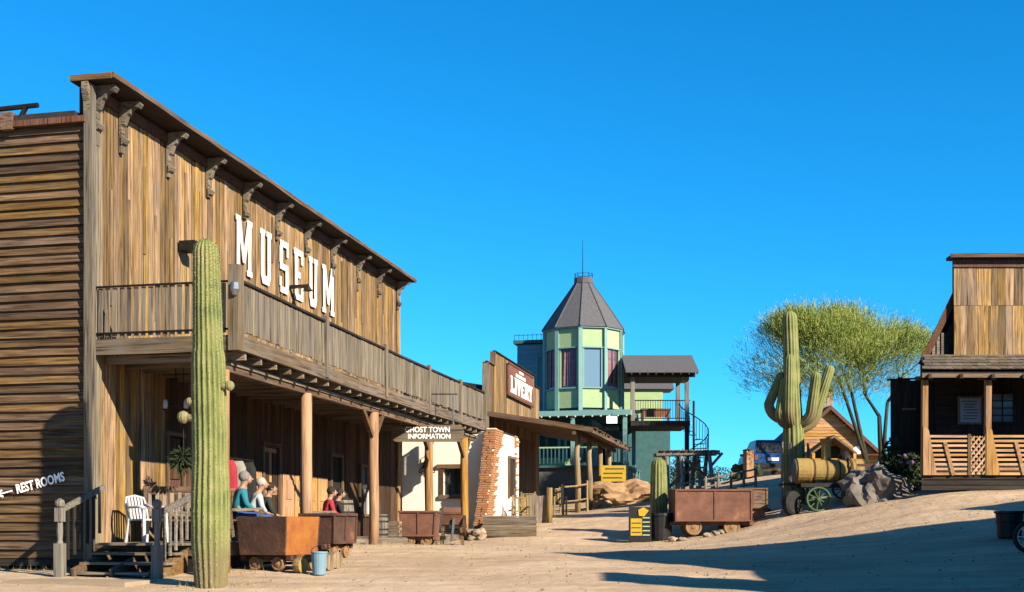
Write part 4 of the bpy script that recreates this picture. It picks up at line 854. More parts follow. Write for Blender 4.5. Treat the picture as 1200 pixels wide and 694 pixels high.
for k in range(45): plank('roof_board', pr, M(L0 + .1 + k * .256, NL + .05, 5.98), M(L0 + .1 + k * .256, PN + U(-.1, .1), 5.275), .24, .025, UP, w_brown)
plank('fascia', pr, M(L0 - .05, PN - .06, 5.2), M(PL, PN - .06, 5.2), .2, .05, B_, w_brown, segs=6, jit=.015); plank('fascia', pr, M(L0 - .03, NL, 5.89), M(L0 - .03, PN - .05, 5.2), .16, .05, -A_, w_brown, segs=3)
plank('porch_beam', pr, M(L0, 4.95, 5.14), M(PL - .1, 4.95, 5.14), .18, .14, B_, w_brown, segs=4)
for k, xp in enumerate((677, 691, 703, 713)):
    D = 7.4 / -((xp - 600) / F * math.cos(ANG) - math.sin(ANG)); a = (D - 22 + math.sin(ANG) * 4.95) / math.cos(ANG); p = G(M(a, 4.95, 0))
    MB().path([p - UP * .1, p + V((.02, 0, 1.2)), p + V((U(-.04, .04), 0, 2.2)), V((p.x, p.y, 5.08))], [.12, .11, .105, .1], 9).build('porch_post', w_yel, lv, smooth=True)
rail_fence(M(24.0, 4.6, 0), M(25.3, 5.3, 0), 1, 1.1, 'hitching rail of bare poles at the stable porch', w_yel, 2)
# rustic chairs, stump and leaning things by the stable
def rustic_chair(p, rz, label):
    p = G(p); t = thing('log_chair', p, label, 'chair', 'log chairs by the stable porch'); ro = Matrix.Rotation(rz, 3, 'Z'); Q = lambda x, y, z: p + ro @ V((x, y, z))
    for x in (-.25, .25):
        MB().path([Q(x, -.25, -.02), Q(x, -.25, .68)], .035, 7).build('leg', w_yel, t); MB().path([Q(x, .22, -.02), Q(x, .3, 1.08)], .035, 7).build('back_post', w_yel, t); MB().path([Q(x, -.3, .68), Q(x, .28, .66)], .035, 7).build('arm', w_yel, t)
    for k in range(5): plank('seat_slat', t, Q(-.26, -.22 + k * .1, .43), Q(.26, -.22 + k * .1, .43), .08, .03, UP, w_yel)
    for k in range(4): plank('back_slat', t, Q(-.17 + k * .115, .25, .5), Q(-.17 + k * .115, .29, 1.0), .07, .025, ro @ V((0, -1, 0)), w_yel)
    for z in (.52, 1.0): MB().path([Q(-.26, .25 + z * .04, z), Q(.26, .25 + z * .04, z)], .028, 6).build('crossbar', w_yel, t)
rustic_chair(PX(611, 0, 41.8), R(10), 'yellow log chair just right of the brick buttress')
rustic_chair(PX(653, 0, 44.5), R(25), 'yellow log chair right of the tree stump at the stable')
rustic_chair(PX(618, 0, 43.2), R(-5), 'yellow log chair behind the one beside the brick buttress')
p = GP(634, 42.2); st_ = thing('plank_bin', p, 'pale upright plank bin with a corner post before the stable door', 'bin')
for k in range(5): plank('plank', st_, p + V((-.4 + k * .17, U(-.02, .02), -.05)), p + V((-.4 + k * .17, 0, 1.0 + U(-.06, .1))), .16, .04, V((0, -1, 0)), w_deck)
for k in range(4): plank('plank', st_, p + V((.36, .1 + k * .17, -.05)), p + V((.36, .1 + k * .17, 1.0 + U(-.1, .1))), .16, .04, V((1, 0, 0)), w_deck)
MB().path([p + V((.28, -.08, -.1)), p + V((.3, -.08, 1.25))], [.12, .1], 9).build('corner_post', w_yel, st_, smooth=True)
# ------------------------------------------------------------------ painted house with corner turret
HD = 61.0; TC = PX(684, 0, HD); TC.z = 0; tz = lambda y: hz(y, HD)
ho = thing('turret_house', G(TC), 'teal and yellow-green wooden house with a pointed corner turret', 'house')
NT = 10; RT = 2.04; ROT = R(-8)
def tpt(k, r, z): an = ROT + k * 2 * math.pi / NT - math.pi / 2 - math.pi / NT * 0; return V((TC.x + math.cos(an) * r, TC.y + math.sin(an) * r, z))
zF, zS0, zW0, zW1, zE = tz(486), tz(482), tz(459), tz(414), tz(390)
tu = MB().prism([tpt(k, RT - .14, zF) for k in range(NT)], UP * (zE - zF)).build('turret', dkteal, ho)
for k in range(NT):
    p, q = tpt(k, RT, 0), tpt(k + 1, RT, 0); d = (q - p).normalized(); L = (q - p).length; nn = V((d.y, -d.x, 0)); Q = lambda x, o, z: p + d * x + nn * o + UP * z
    fr = lambda a, b, z: Q(a, b, z)
    vis = (k in (7, 8, 9, 0, 1, 2, 3))
    plank('pilaster', tu, Q(0, .0, zF), Q(0, .0, zE), .20, .1, (nn + V((0, 0, 0))), tealp, jit=.001)
    MB().fbox(fr, .09, L - .09, -.1, -.03, zW1 + .05, zE - .02).build('frieze_panel', greenp, tu); MB().fbox(fr, .09, L - .09, -.1, -.03, zS0, zW0 - .05).build('apron_panel', greenp, tu)
    plank('sill', tu, Q(.09, -.0, zW0 - .02), Q(L - .09, -.0, zW0 - .02), .07, .09, nn, tealp, jit=.001); plank('head_trim', tu, Q(.09, -.0, zW1 + .02), Q(L - .09, -.0, zW1 + .02), .06, .08, nn, tealp, jit=.001); plank('cornice', tu, Q(-.02, .03, zE - .03), Q(L + .02, .03, zE - .03), .08, .1, nn, tealp, jit=.001)
    w = MB().fbox(fr, .2, L - .2, -.1, -.08, zW0 + .03, zW1 - .02).build('window', win_b if k == 0 else win_g, tu)
    for x in (.16, L - .16): plank('window_stile', tu, Q(x, -.04, zW0), Q(x, -.04, zW1), .08, .06, nn, greenp if k in (9, 1) else tealp, jit=.001)
    for s in ((0, 1) if k != 0 else ()):
        a0 = .21 if s == 0 else L / 2 + .03
        for f in range(3): plank('curtain', tu, Q(a0 + .07 + f * .1, -.072, zW0 + .1), Q((a0 + .07 + f * .1) * .8 + L / 2 * .2, -.072, zW1 - .06), .12, .012, nn + d * U(-.6, .6), curtain if k in (8, 9, 1) else cloth_w)
zR = tz(333); rt_ = MB(); k0 = 0
rt_.add([tpt(k, RT + .14, zE) for k in range(NT)] + [tpt(k, RT * .74, zE + (zR - zE) * .40) for k in range(NT)] + [tpt(k, .46, zR) for k in range(NT)], [(k + j * NT, (k + 1) % NT + j * NT, NT * (j + 1) + (k + 1) % NT, NT * (j + 1) + k) for k in range(NT) for j in range(2)] + [tuple(range(2 * NT, 3 * NT)), tuple(reversed(range(NT)))])
tr_ = rt_.build('turret_roof', shing_g, ho)
for k in range(NT): MB().path([tpt(k, RT + .15, zE + .02), tpt(k, RT * .74 + .01, zE + (zR - zE) * .4 + .01), tpt(k, .47, zR)], .03, 5).build('hip_cap', shing_g, tr_)
MB().prism([tpt(k, .50, zR) for k in range(NT)], UP * .28).build('roof_cap', shing_g, tr_)
for k in range(NT):
    MB().path([tpt(k, .46, zR + .28), tpt(k, .46, zR + .55)], .014, 4).build('cresting', iron, tr_); MB().path([tpt(k, .46, zR + .48), tpt(k + 1, .46, zR + .48)], .012, 4).build('cresting', iron, tr_)
MB().path([V((TC.x - .05, TC.y, zR + .25)), V((TC.x - .05, TC.y, zR + .8)), V((TC.x - .05, TC.y, tz(281)))], [.03, .022, .012], 6).build('finial', iron, tr_)
# main block behind and left, lower storeys
HF = Frame((TC.x, TC.y), ANG); H = lambda a, b, z: HF(a * 1.17, b * 1.17, z); g0 = gz_fast(TC.x, TC.y) - .3
zT = tz(399); zP = tz(548)
bd = MB().fbox(H, .2, 12, -3.0, .3, g0, zT - .06).build('main_block', dkteal, ho)
hboards(bd, H(.17, -3.0, 0), B_, 3.0, zF, zT - .1, .24, .03, -A_, bluep, joint=.2, segs=2)
hboards(bd, H(.2, .3, 0), A_, 13.2, zP, zT - .8, .26, .03, B_, bluep, joint=.3, segs=2)
MB().fbox(H, .0, 12.2, -3.15, .45, zT - .05, zT + .12).build('roof_edge', dkteal, ho)
for i in range(14): p = H(.05, -3.1 + i * .2, zT + .12); MB().path([p, p + UP * .32], .012, 4).build('roof_cresting', iron, ho)
MB().path([H(.05, -3.1, zT + .38), H(.05, -.4, zT + .38)], .012, 4).build('roof_cresting', iron, ho)
w = MB().fbox(lambda a, b, z: H(b, a, z), -2.05, -1.45, .1, .13, tz(470), tz(420)).build('window', win_g, ho)
for q in (-2.1, -1.4): plank('frame', w, H(.08, q, tz(472)), H(.08, q, tz(417)), .1, .05, -A_, tealp)
# wrap-round lower porch under the turret
zPF = zP
MB().fbox(H, -1.9, 3.0, -3.0, 2.0, g0, zPF - .12).build('foundation', found, ho)
MB().fbox(H, -2.05, 10, -3.1, 2.15, zPF - .115, zPF).build('porch_floor', dkteal, ho)
MB().fbox(H, -2.1, 10, -3.1, 2.25, zF - .2, zF - .05).build('porch_ceiling', dkteal, ho)
for a, b in ((-1.95, -2.0), (-1.95, -.15), (-1.95, 2.05), (1.2, 2.05), (4.2, 2.05), (7.2, 2.05), (-1.95, -2.95)):
    MB().fbox(H, a - .08, a + .08, b - .08, b + .08, zPF, zF - .2).build('porch_column', tealp, ho)
MB().fbox(H, -2.12, -2.02, -3.1, 2.3, zF - .28, zF - .02).build('porch_fascia', tealp, ho); MB().fbox(H, -2.02, 10, 2.2, 2.3, zF - .28, zF - .02).build('porch_fascia', tealp, ho)
pr_ = MB().fbox(H, -2.0, -1.95, -2.95, 2.05, zPF + .85, zPF + .92).build('porch_rail', greenp, ho)
for k in range(30):
    MB().fbox(H, -2.0, -1.95, -2.9 + k * .165, -2.86 + k * .165, zPF + .08, zPF + .85).build('baluster', dkteal, pr_)
MB().fbox(H, -.2, .2, -2.98, .3, zPF, zF - .2).build('lower_wall', dkteal, ho)
for b0, b1, m_ in ((-2.8, -2.35, win_b), (-1.9, -1.1, win_g), (-.7, -.1, win_g)):
    w = MB().fbox(lambda a, b, z: H(b, a, z), b0, b1, -.26, -.22, zPF + .5, zF - .6).build('window', m_, ho)
    for q in (b0 - .06, b1 + .06): plank('frame', w, H(-.25, q, zPF + .4), H(-.25, q, zF - .5), .14, .05, -A_, tealp)
    plank('frame', w, H(-.26, b0 - .1, zPF + .42), H(-.26, b1 + .1, zPF + .42), .14, .05, -A_, greenp)
MB().fbox(H, -.24, -.205, -2.1, -.2, zPF + .02, zPF + .4).build('green_panel', greenp, ho)
for k in range(15): p = H(-2.16, -2.9 + k * .36, zF - .32); MB().blob(p, .055, 1, 0).build('bulb', bulb_m, ho)
p = PX(717, 492, 58.1); MB().box(p, (.52, .05, .36)).build('name_plate', white_p, ho)
MB().box(p + V((0, .0, .25)), (.03, .03, .16)).build('plate_hanger', iron, ho)
for b in (2.1,):
    for k in range(12): a = -1.8 + k * .9; MB().fbox(H, a, a + .05, b, b + .05, g0 + .2, zPF - .12).build('porch_pier', tealp, ho)
# covered upper deck on the right of the house
dz = hz(496, 60); x0, x1 = PX(736, 0, 60).x, PX(804, 0, 60).x; y0, y1 = 58.6, 62.0
dkk = MB().hexa([V((a, b, z)) for z in (dz - .25, dz) for a, b in ((x0, y0), (x1, y0), (x1, y1), (x0, y1))]).build('upper_deck', w_dark, ho)
rz0, rz1 = hz(437, 59), hz(416, 60.2); xe0, xe1 = PX(729, 0, 60).x, PX(812, 0, 60).x; ym = (y0 + y1) / 2
ur = MB().prism([V((xe0, y0 - .5, rz0)), V((xe0, ym, rz1)), V((xe0, y1 + .5, rz0)), V((xe0, y1 + .5, rz0 - .1)), V((xe0, ym, rz1 - .1)), V((xe0, y0 - .5, rz0 - .1))], V((xe1 - xe0, 0, 0))).build('deck_roof', shing_g, ho)
MB().beam(V((xe0 + .1, y0, rz0 - .15)), V((xe1 - .1, y0, rz0 - .15)), .14, .22).build('deck_roof_beam', w_dark, ho)
for k in range(9): x = xe0 + .3 + k * .4; MB().beam(V((x, y0 - .45, rz0 - .14)), V((x, ym, rz1 - .18)), .06, .1).build('rafter', w_brown, ur)
MB().prism([V((xe1 - .25, y0 - .3, rz0 - .1)), V((xe1 - .25, ym, rz1 - .12)), V((xe1 - .25, y1 + .3, rz0 - .1))], V((.06, 0, 0))).build('gable_end', greenp, ur)
for x, y in ((x1 - .15, y0 + .1), (x1 - .15, y1 - .1), (x0 + .1, y0 + .1)): MB().box((x, y, (dz + rz0) / 2 - .1), (.2, .2, rz0 - dz)).build('deck_post', w_greyz, ho)
for x in (x1 - .15,): MB().box((x, y0 + .1, (dz + 3.2) / 2 - .1), (.2, .2, dz - 3.3)).build('deck_post', w_dark, ho)
dr = MB().path([V((x0, y0 + .05, dz + 1.0)), V((x1, y0 + .05, dz + 1.0))], .03, 6).build('deck_railing', iron, ho)
MB().path([V((x0, y0 + .05, dz + .12)), V((x1, y0 + .05, dz + .12))], .025, 6).build('bottom_rail', iron, dr)
for k in range(24): x = x0 + (x1 - x0) * k / 24; MB().path([V((x, y0 + .05, dz + .1)), V((x, y0 + .05, dz + 1.0))], .012, 4).build('baluster', iron, dr)
p = PX(768, 481, 60.5); tb = thing('deck_table', V((p.x, p.y, dz)), 'red table on the covered upper deck of the turret house', 'table')
MB().box((p.x, p.y, dz + .72), (1.5, .8, .06)).build('table_top', redp, tb)
for sx in (-.65, .65):
    for sy in (-.3, .3): MB().box((p.x + sx, p.y + sy, dz + .345), (.07, .07, .69)).build('leg', redp, tb)
MB().box((p.x, p.y - .33, dz + .5), (1.3, .03, .36)).build('skirt', redp, tb)
# small gabled dormer block behind the deck
bx = PX(752, 0, 64.5); MB().box((bx.x, 65, (hz(455, 64.5) + dz) / 2), (2.2, 1.6, hz(455, 64.5) - dz)).build('rear_wing', greenp, ho); MB().box((bx.x - .2, 65, (dz + 3) / 2 - .02), (3.4, 1.6, dz - 3)).build('rear_wing_base', dkteal, ho)
MB().prism([V((bx.x - 1.6, 64.0, hz(457, 64.5))), V((bx.x - 1.6, 65.0, hz(443, 64.5))), V((bx.x - 1.6, 66, hz(457, 64.5)))], V((3.3, 0, 0))).build('rear_wing_roof', shing_g, ho)
# side wall of lower storey with doors, in the shade
for k in range(3):
    a = 3.0 + k * 2.4; MB().fbox(H, a, a + .9, .34, .4, zPF, zPF + 2.0).build('side_door', tealp if k % 2 else w_dark, ho)
# spiral stairs
sc = PX(813, 0, 59.8); gzs = gz_fast(sc.x, sc.y); sp = thing('spiral_stairs', V((sc.x, sc.y, gzs)), 'dark iron spiral stairs beside the covered upper deck', 'stairs')
MB().path([V((sc.x, sc.y, gzs - .1)), V((sc.x, sc.y, dz + 1.1))], .06, 8).build('centre_pole', iron, sp); nT = 15; hel = []
for k in range(nT):
    an = R(180) + R(26) * (nT - 1 - k) ; z = gzs + (dz - gzs) * (k + 1) / nT; d0 = V((math.cos(an - R(13)), math.sin(an - R(13)), 0)); d1 = V((math.cos(an + R(13)), math.sin(an + R(13)), 0)); c = V((sc.x, sc.y, z))
    MB().prism([c + d0 * .07, c + d0 * .74, c + d1 * .74, c + d1 * .07], UP * -.04).build('tread', chrome, sp)
    dm = V((math.cos(an), math.sin(an), 0)); hel.append(c + dm * .74 + UP * .95)
    for d in (d0, dm): MB().path([c + d * .73, c + d * .74 + UP * .95], .014, 4).build('baluster', iron, sp)
MB().path(hel, .03, 6).build('handrail', iron, sp)
# ------------------------------------------------------------------ rocks and yellow signs by the street bend
p = GP(733, 49.5); MB().blob(p + V((0, .3, .25)), .85, 4, .55, 1.6, sq=(1.7, 1.0, .8), seed=3).build('rock_outcrop', rock_tan, None, label='large layered tan rock between the stable porch and the short saguaro', cat='rock')
p = GP(705, 48.2); MB().blob(p + V((0, .3, .1)), .3, 3, .4, 1.4, sq=(1.3, 1, .9), seed=5).build('rock', rock_tan, None, label='small tan rock at the foot of the yellow sign by the stable posts', cat='rock')
p = GP(719, 50.6); ys = thing('yellow_sign', p, 'bright yellow lettered sign standing behind the tan rock', 'sign')
cz = hz(555, 50.6); MB().box((p.x, p.y, cz), (1.05, .05, .68)).build('panel', yelp, ys)
for k in range(3): MB().box((p.x + U(-.05, .05), p.y - .03, cz + .2 - k * .19), (.8, .012, .055)).build('lettering_line', w_brown, ys)
for x in (-.4, .4): MB().box((p.x + x, p.y + .05, (cz + p.z) / 2), (.08, .06, cz - p.z + .5)).build('post', w_yel, ys)
# ------------------------------------------------------------------ steam tractor
b = GP(968, 36.6); trc = thing('steam_tractor', b, 'old yellow-ochre steam boiler tractor on iron wheels before the orange cabin', 'tractor')
zc = hz(552, 36.6); xa, xb = PX(932, 0, 36.6).x, PX(1013, 0, 36.6).x; r = .36
MB().lathe(V((xa, b.y, zc)), [(.02, 0), (r * .9, .0), (r * 1.08, .02), (r * 1.08, .42), (r, .45), (r, xb - xa - .35), (r * 1.03, xb - xa - .33), (r * 1.03, xb - xa - .1), (r * .6, xb - xa)], 22, V((1, 0, 0))).build('boiler', yel_t, trc, smooth=False)
MB().lathe(V((xa - .05, b.y, zc)), [(.06, -.03), (r * .95, 0), (r * 1.0, .04), (r * .5, .05)], 22, V((1, 0, 0))).build('smokebox_door', rock_grey, trc)
for k in range(5): MB().lathe(V((xa + .5 + k * .38, b.y, zc)), [(r * 1.0, 0), (r * 1.025, 0), (r * 1.025, .05), (r * 1.0, .05)], 22, V((1, 0, 0)), close=False).build('boiler_band', rust, trc)
sx = PX(968, 0, 36.6).x; MB().lathe(V((sx, b.y, zc + r * .9)), [(.15, 0), (.16, .06), (.15, .1), (.14, .55), (.19, .6), (.19, .66), (.1, .66)], 14).build('smokestack', yel_t, trc)
sx2 = PX(990, 0, 36.6).x; MB().lathe(V((sx2, b.y, zc + r * .85)), [(.2, 0), (.2, .16), (.1, .28), (.03, .3)], 14).build('steam_dome', iron, trc)
MB().path([V((sx2, b.y - .3, zc - .5)), V((sx2 + .1, b.y - .42, zc + .2)), V((sx2 + .05, b.y - .1, zc + .45))], .035, 6).build('steam_pipe', rust, trc)
for s in (-1, 1): MB().beam(V((xa + .1, b.y + s * .3, zc - .45)), V((xb + .1, b.y + s * .3, zc - .45)), .1, .12).build('frame', iron, trc)
for xp, r_, mt in ((953, .37, greenw), (994, .33, rust)):
    x = PX(xp, 0, 36.6).x
    for s in (-1, 1): q = G((x, b.y + s * .62, 0)); wheel(trc, V((x, q.y, q.z + r_)), r_, .14, V((0, 1, 0)), mt, 10)
    MB().path([V((x, b.y - .62, b.z + r_)), V((x, b.y + .62, b.z + r_))], .05, 7).build('axle', iron, trc)
MB().box((xb - .05, b.y, zc - .1), (.5, .7, .6)).build('firebox', rust, trc)
q = GP(928, 36.3); MB().lathe(q + V((0, 0, .36)), [(.15, -.12), (.3, -.13), (.37, -.08), (.37, .08), (.3, .13), (.15, .12)], 18, V((.6, -.8, 0))).build('spare_tyre', rubber, None, label='black tyre propped beside the saguaro left of the steam tractor', cat='tyre')
p = GP(1024, 35.8); MB().blob(p + V((0, 0, .3)), .78, 4, .45, 1.7, sq=(1.05, .8, .95), seed=8).build('boulder', rock_grey, None, label='big grey boulder between the steam tractor and the right-hand porch', cat='boulder')
for i, (x, D, r_) in enumerate(((1000, 36.1, .2), (1050, 35.6, .26))):
    p = GP(x, D); MB().blob(p + UP * .06, r_, 3, .4, 1.3, sq=(1.3, 1, .8), seed=30 + i).build('rock', rock_grey, None, label=['small grey rock left of the big boulder', 'small grey rock right of the big boulder'][i], cat='rock', group='small rocks around the boulder')
# ------------------------------------------------------------------ blue car and gate post at the crest
def car(p, label):
    t = thing('parked_car', p, label, 'car'); w = .92
    sec = [(-.0, .38, .95, .88), (.04, .36, 1.0, .9), (.5, .34, 1.02, .92), (2.6, .34, 1.05, .92), (3.6, .36, .98, .9), (4.2, .4, .8, .84)]   # y, z0, z1, halfwidth
    m = MB(); rings = []
    for y, z0, z1, hw in sec: rings.append([(-hw, z0), (-hw - .02, (z0 + z1) / 2), (-hw * .97, z1), (hw * .97, z1), (hw + .02, (z0 + z1) / 2), (hw, z0)])
    k = 0; vs = [p + V((x, sec[i][0], z)) for i, r_ in enumerate(rings) for x, z in r_]; n = 6
    m.add(vs, [(i * n + j, i * n + (j + 1) % n, (i + 1) * n + (j + 1) % n, (i + 1) * n + j) for i in range(len(sec) - 1) for j in range(n)] + [tuple(reversed(range(n))), tuple(range((len(sec) - 1) * n, len(sec) * n))]); m.build('body', carblue, t)
    cab = [(.08, .98, .86, .45, 1.62, .72), (2.3, 1.0, .86, 2.0, 1.64, .72)]
    g = MB().hexa([p + V((-.86, .08, .97)), p + V((.86, .08, .97)), p + V((.86, 2.7, .99)), p + V((-.86, 2.7, .99)), p + V((-.70, .42, 1.60)), p + V((.70, .42, 1.60)), p + V((.70, 2.0, 1.62)), p + V((-.70, 2.0, 1.62))]).build('cabin', carblue, t)
    MB().hexa([p + V((-.72, .085, 1.06)), p + V((.72, .085, 1.06)), p + V((.72, .15, 1.06)), p + V((-.72, .15, 1.06)), p + V((-.62, .35, 1.52)), p + V((.62, .35, 1.52)), p + V((.62, .42, 1.52)), p + V((-.62, .42, 1.52))]).build('rear_window', win_g, t)
    MB().hexa([p + V((-.72, .3, 1.6)), p + V((.72, .3, 1.6)), p + V((.7, 2.05, 1.615)), p + V((-.7, 2.05, 1.615)), p + V((-.66, .4, 1.66)), p + V((.66, .4, 1.66)), p + V((.64, 1.95, 1.68)), p + V((-.64, 1.95, 1.68))]).build('roof', carblue, t)
    MB().box(p + V((0, -.04, .45)), (1.78, .14, .2)).build('bumper', blackp, t); MB().box(p + V((0, -.02, .74)), (.5, .03, .14)).build('number_plate', white_p, t)
    for s in (-1, 1):
        MB().box(p + V((s * .78, -.005, .82)), (.16, .06, .22)).build('tail_light', redp, t); MB().box(p + V((s * 1.0, 2.3, 1.05)), (.16, .12, .12)).build('wing_mirror', carblue, t)
        for y in (.75, 3.4): w_ = MB().lathe(p + V((s * .82, y, .32)), [(.2, -.1), (.3, -.1), (.33, -.05), (.33, .05), (.3, .1), (.2, .1)], 18, V((1, 0, 0))).build('wheel', rubber, t); MB().lathe(p + V((s * .84, y, .32)), [(.05, -.1), (.2, -.08), (.2, .08), (.05, .1)], 14, V((1, 0, 0))).build('rim', chrome, w_)
car(GP(906, 55.0), 'blue car parked at the top of the rise, its paint darkened as shade')
p = GP(877, 54.2); gp = thing('gate_post', p, 'thick brown gate post left of the blue car', 'post')
zt = hz(530, 54.2); MB().box((p.x, p.y, (zt + p.z) / 2), (.36, .36, zt - p.z + .1), Matrix.Rotation(.3, 3, 'Z')).build('post', w_post, gp); MB().lathe(V((p.x, p.y, zt + .05)), [(.26, 0), (.26, .06), (.1, .1)], 4).build('cap', w_brown, gp)
for k, (x, h_) in enumerate(((868, .75), (884, .6))):
    q = GP(x, 54.6); MB().blob(q + UP * .2, h_ * .6, 3, .5, 2, sq=(1, .8, 1), seed=40 + k).build('dark_bush', leaf_d, None, label=['dark low bush left of the brown gate post', 'dark low bush between gate post and blue car'][k], cat='bush')
# ------------------------------------------------------------------ orange gabled cabin
CD = 80.0; cy = CD; z = lambda y: hz(y, CD); cx = PX(971, 0, CD).x; gb = gz_fast(cx, CD); cb = thing('gabled_cabin', V((cx, cy, gb)), 'orange wooden cabin with steep gable and small entrance gable on the hill', 'cabin')
hw = 3.3; zpk, zev = z(479), z(532)
fwl = MB().prism([V((cx - hw, cy, gb - .5)), V((cx + hw, cy, gb - .5)), V((cx + hw, cy, zev)), V((cx, cy, zpk - .1)), V((cx - hw, cy, zev))], V((0, 8, 0))).build('cabin_wall', w_cabin, cb)
zz = gb
while zz < zpk - .3:
    wdt = hw if zz < zev else hw * (zpk - .12 - zz) / (zpk - zev)
    if wdt > .2: plank('board', fwl, V((cx - wdt + .05, cy - .03, zz + .1)), V((cx + wdt - .05, cy - .03, zz + .1)), .2, .04, V((0, -1, .15)), w_cabin, segs=2)
    zz += .21
for s in (-1, 1):
    MB().hexa([V((cx, cy - .5, zpk)), V((cx + s * (hw + .5), cy - .5, zev - .45)), V((cx + s * (hw + .5), cy + 8.3, zev - .45)), V((cx, cy + 8.3, zpk)), V((cx, cy - .5, zpk + .18)), V((cx + s * (hw + .5), cy - .5, zev - .27)), V((cx + s * (hw + .5), cy + 8.3, zev - .27)), V((cx, cy + 8.3, zpk + .18))]).build('roof_slope', roof_dark, cb)
    plank('barge_board', cb, V((cx, cy - .53, zpk + .04)), V((cx + s * (hw + .5), cy - .53, zev - .42)), .22, .05, V((0, -1, 0)), w_red, jit=.002)
MB().box((cx + .1, cy + 1.5, zpk + .55), (1.0, .8, 1.7)).build('chimney', stone_m, cb); MB().box((cx + .1, cy + 1.5, zpk + 1.42), (1.2, 1.0, .14)).build('chimney_cap', stone_m, cb)
zq = z(512)
MB().prism([V((cx - .1, cy - 1.8, zq)), V((cx - 1.6, cy - 1.8, zq - 1.15)), V((cx - 1.6, cy - 1.8, zq - 1.3)), V((cx - .1, cy - 1.8, zq - .18)), V((cx + 1.4, cy - 1.8, zq - 1.3)), V((cx + 1.4, cy - 1.8, zq - 1.15))], V((0, 1.75, 0))).build('porch_gable', w_brown, cb)
MB().box((cx - .1, cy - .08, zq - 1.6), (1.7, .1, 1.9)).build('doorway', black_in, cb)
for x in (-1.45, 1.25): MB().box((cx + x, cy - 1.7, (gb + zq - 1.2) / 2), (.18, .18, zq - 1.2 - gb)).build('porch_post', w_cabin, cb)
for k in range(3): MB().box((cx - .1, cy - 1.75, gb + .3 + k * .4), (2.6, .05, .1)).build('porch_rail', w_cabin, cb)
MB().lathe(V((cx + 1.9, cy - .1, z(528))), [(.12, 0), (.28, 0), (.28, .06), (.12, .06)], 16, V((0, 1, 0))).build('wall_wreath', white_p, cb)
MB().beam(V((cx + 1.1, cy - .6, z(534))), V((cx + 3.6, cy - .6, z(534))), .9, .1).build('side_awning', w_red, cb)
# ------------------------------------------------------------------ palo verde tree
def tree(base, forks, twigs, label, crown, seed):
    rnd = random.Random(seed); t = thing('palo_verde_tree', base, label, 'tree'); tk = MB(); tips = []
    def grow(p, d, L, r, dep):
        pts = [p]; rr = [r]; n = 4
        for k in range(n):
            d = (d + V((rnd.uniform(-.2, .2), rnd.uniform(-.2, .2), rnd.uniform(-.02, .14)))).normalized(); p = p + d * (L / n); pts.append(p); rr.append(r * (1 - .42 * (k + 1) / n))
        tk.path(pts, rr, 7 if dep < 2 else 5 if dep < 3 else 4)
        if dep >= 2: tips.extend((q, d) for q in pts[2:])
        if dep < 5:
            for k in range(3 if dep < 4 else 2):
                a = V((rnd.uniform(-1, 1), rnd.uniform(-1, 1), rnd.uniform(-.15, .75))); grow(pts[-1 if k < 2 else -2], (d * .85 + a * .75).normalized(), L * rnd.uniform(.62, .85), rr[-1] * .72, dep + 1)
    for off, mid, d, L, r in forks:
        a = base + V(off); m_ = base + V(mid); tk.path([a - UP * .15, (a + m_) / 2 + V((rnd.uniform(-.12, .12), 0, 0)), m_], [r, r * .88, r * .75], 9); grow(m_, V(d).normalized(), L, r * .72, 1)
    tk.build('trunk', bark, t, smooth=True)
    cr = MB(); c = base + V(crown[0]); ex = crown[1]; n = 0
    good = [q for q in tips if sum(((q[0] - c)[i] / ex[i]) ** 2 for i in range(3)) < 1.25]
    while n < twigs:
        if rnd.random() < .55:
            e = V((rnd.gauss(0, 1), rnd.gauss(0, 1), rnd.gauss(0, 1))).normalized() * rnd.random() ** .42
            if e.z < -.42 + .2 * abs(e.x): continue
            p0_ = c + V((e.x * ex[0], e.y * ex[1], e.z * ex[2] - .35))
            if noise.noise(p0_ * .8) + .5 * noise.noise(p0_ * 2.1) < .06: continue
            q = p0_
        else: q, d = good[rnd.randrange(len(good))]
        p = q + V((rnd.gauss(0, .42), rnd.gauss(0, .42), rnd.gauss(.05, .3)))
        e = p - c
        if (e.x / ex[0]) ** 2 + (e.y / ex[1]) ** 2 + (e.z / ex[2]) ** 2 > 1.08: continue
        out = V((e.x / ex[0], e.y / ex[1], max(-.2, e.z / ex[2]) + .55)); dd = (out.normalized() * .8 + V((rnd.gauss(0, .3), rnd.gauss(0, .3), rnd.gauss(.15, .3)))).normalized(); L = rnd.uniform(.15, .6); w = rnd.uniform(.004, .010)
        s = dd.cross(V((rnd.uniform(-1, 1), rnd.uniform(-1, 1), rnd.uniform(-1, 1)))).normalized() * w; k = p + dd * L * .5 + V((0, 0, .02)); f = p + dd * L - UP * .02 * rnd.random()
        cr.add([p - s, p + s, k + s, k - s, f], [(0, 1, 2, 3), (3, 2, 4)]); n += 1
        for _ in range(2):
            u = p + dd * L * rnd.random(); g = (dd + V((rnd.gauss(0, .6), rnd.gauss(0, .6), rnd.gauss(0, .6)))).normalized() * rnd.uniform(.06, .16); h = g.cross(dd).normalized() * .012 if g.cross(dd).length > 1e-5 else s
            cr.add([u - h, u + h, u + g], [(0, 1, 2)])
    cr.build('crown', leaf_p, t)
b = GP(1028, 52.0)
tree(b, [((-.35, 0, 0), (-1.05, .2, 3.3), (-.35, .1, 1), 1.35, .095), ((-.35, .05, 0), (-1.75, -.3, 3.9), (-.9, -.1, .5), 1.3, .09), ((.25, .1, 0), (.15, .2, 2.3), (-.45, .2, 1), 1.3, .12), ((.3, .1, 0), (.45, 0, 2.9), (.5, 0, .9), 1.35, .1)], 32000, 'wispy yellow-green tree with several dark trunks behind the old saguaro', ((-2.0, 0, 4.55), (4.3, 3.0, 2.6)), 11)
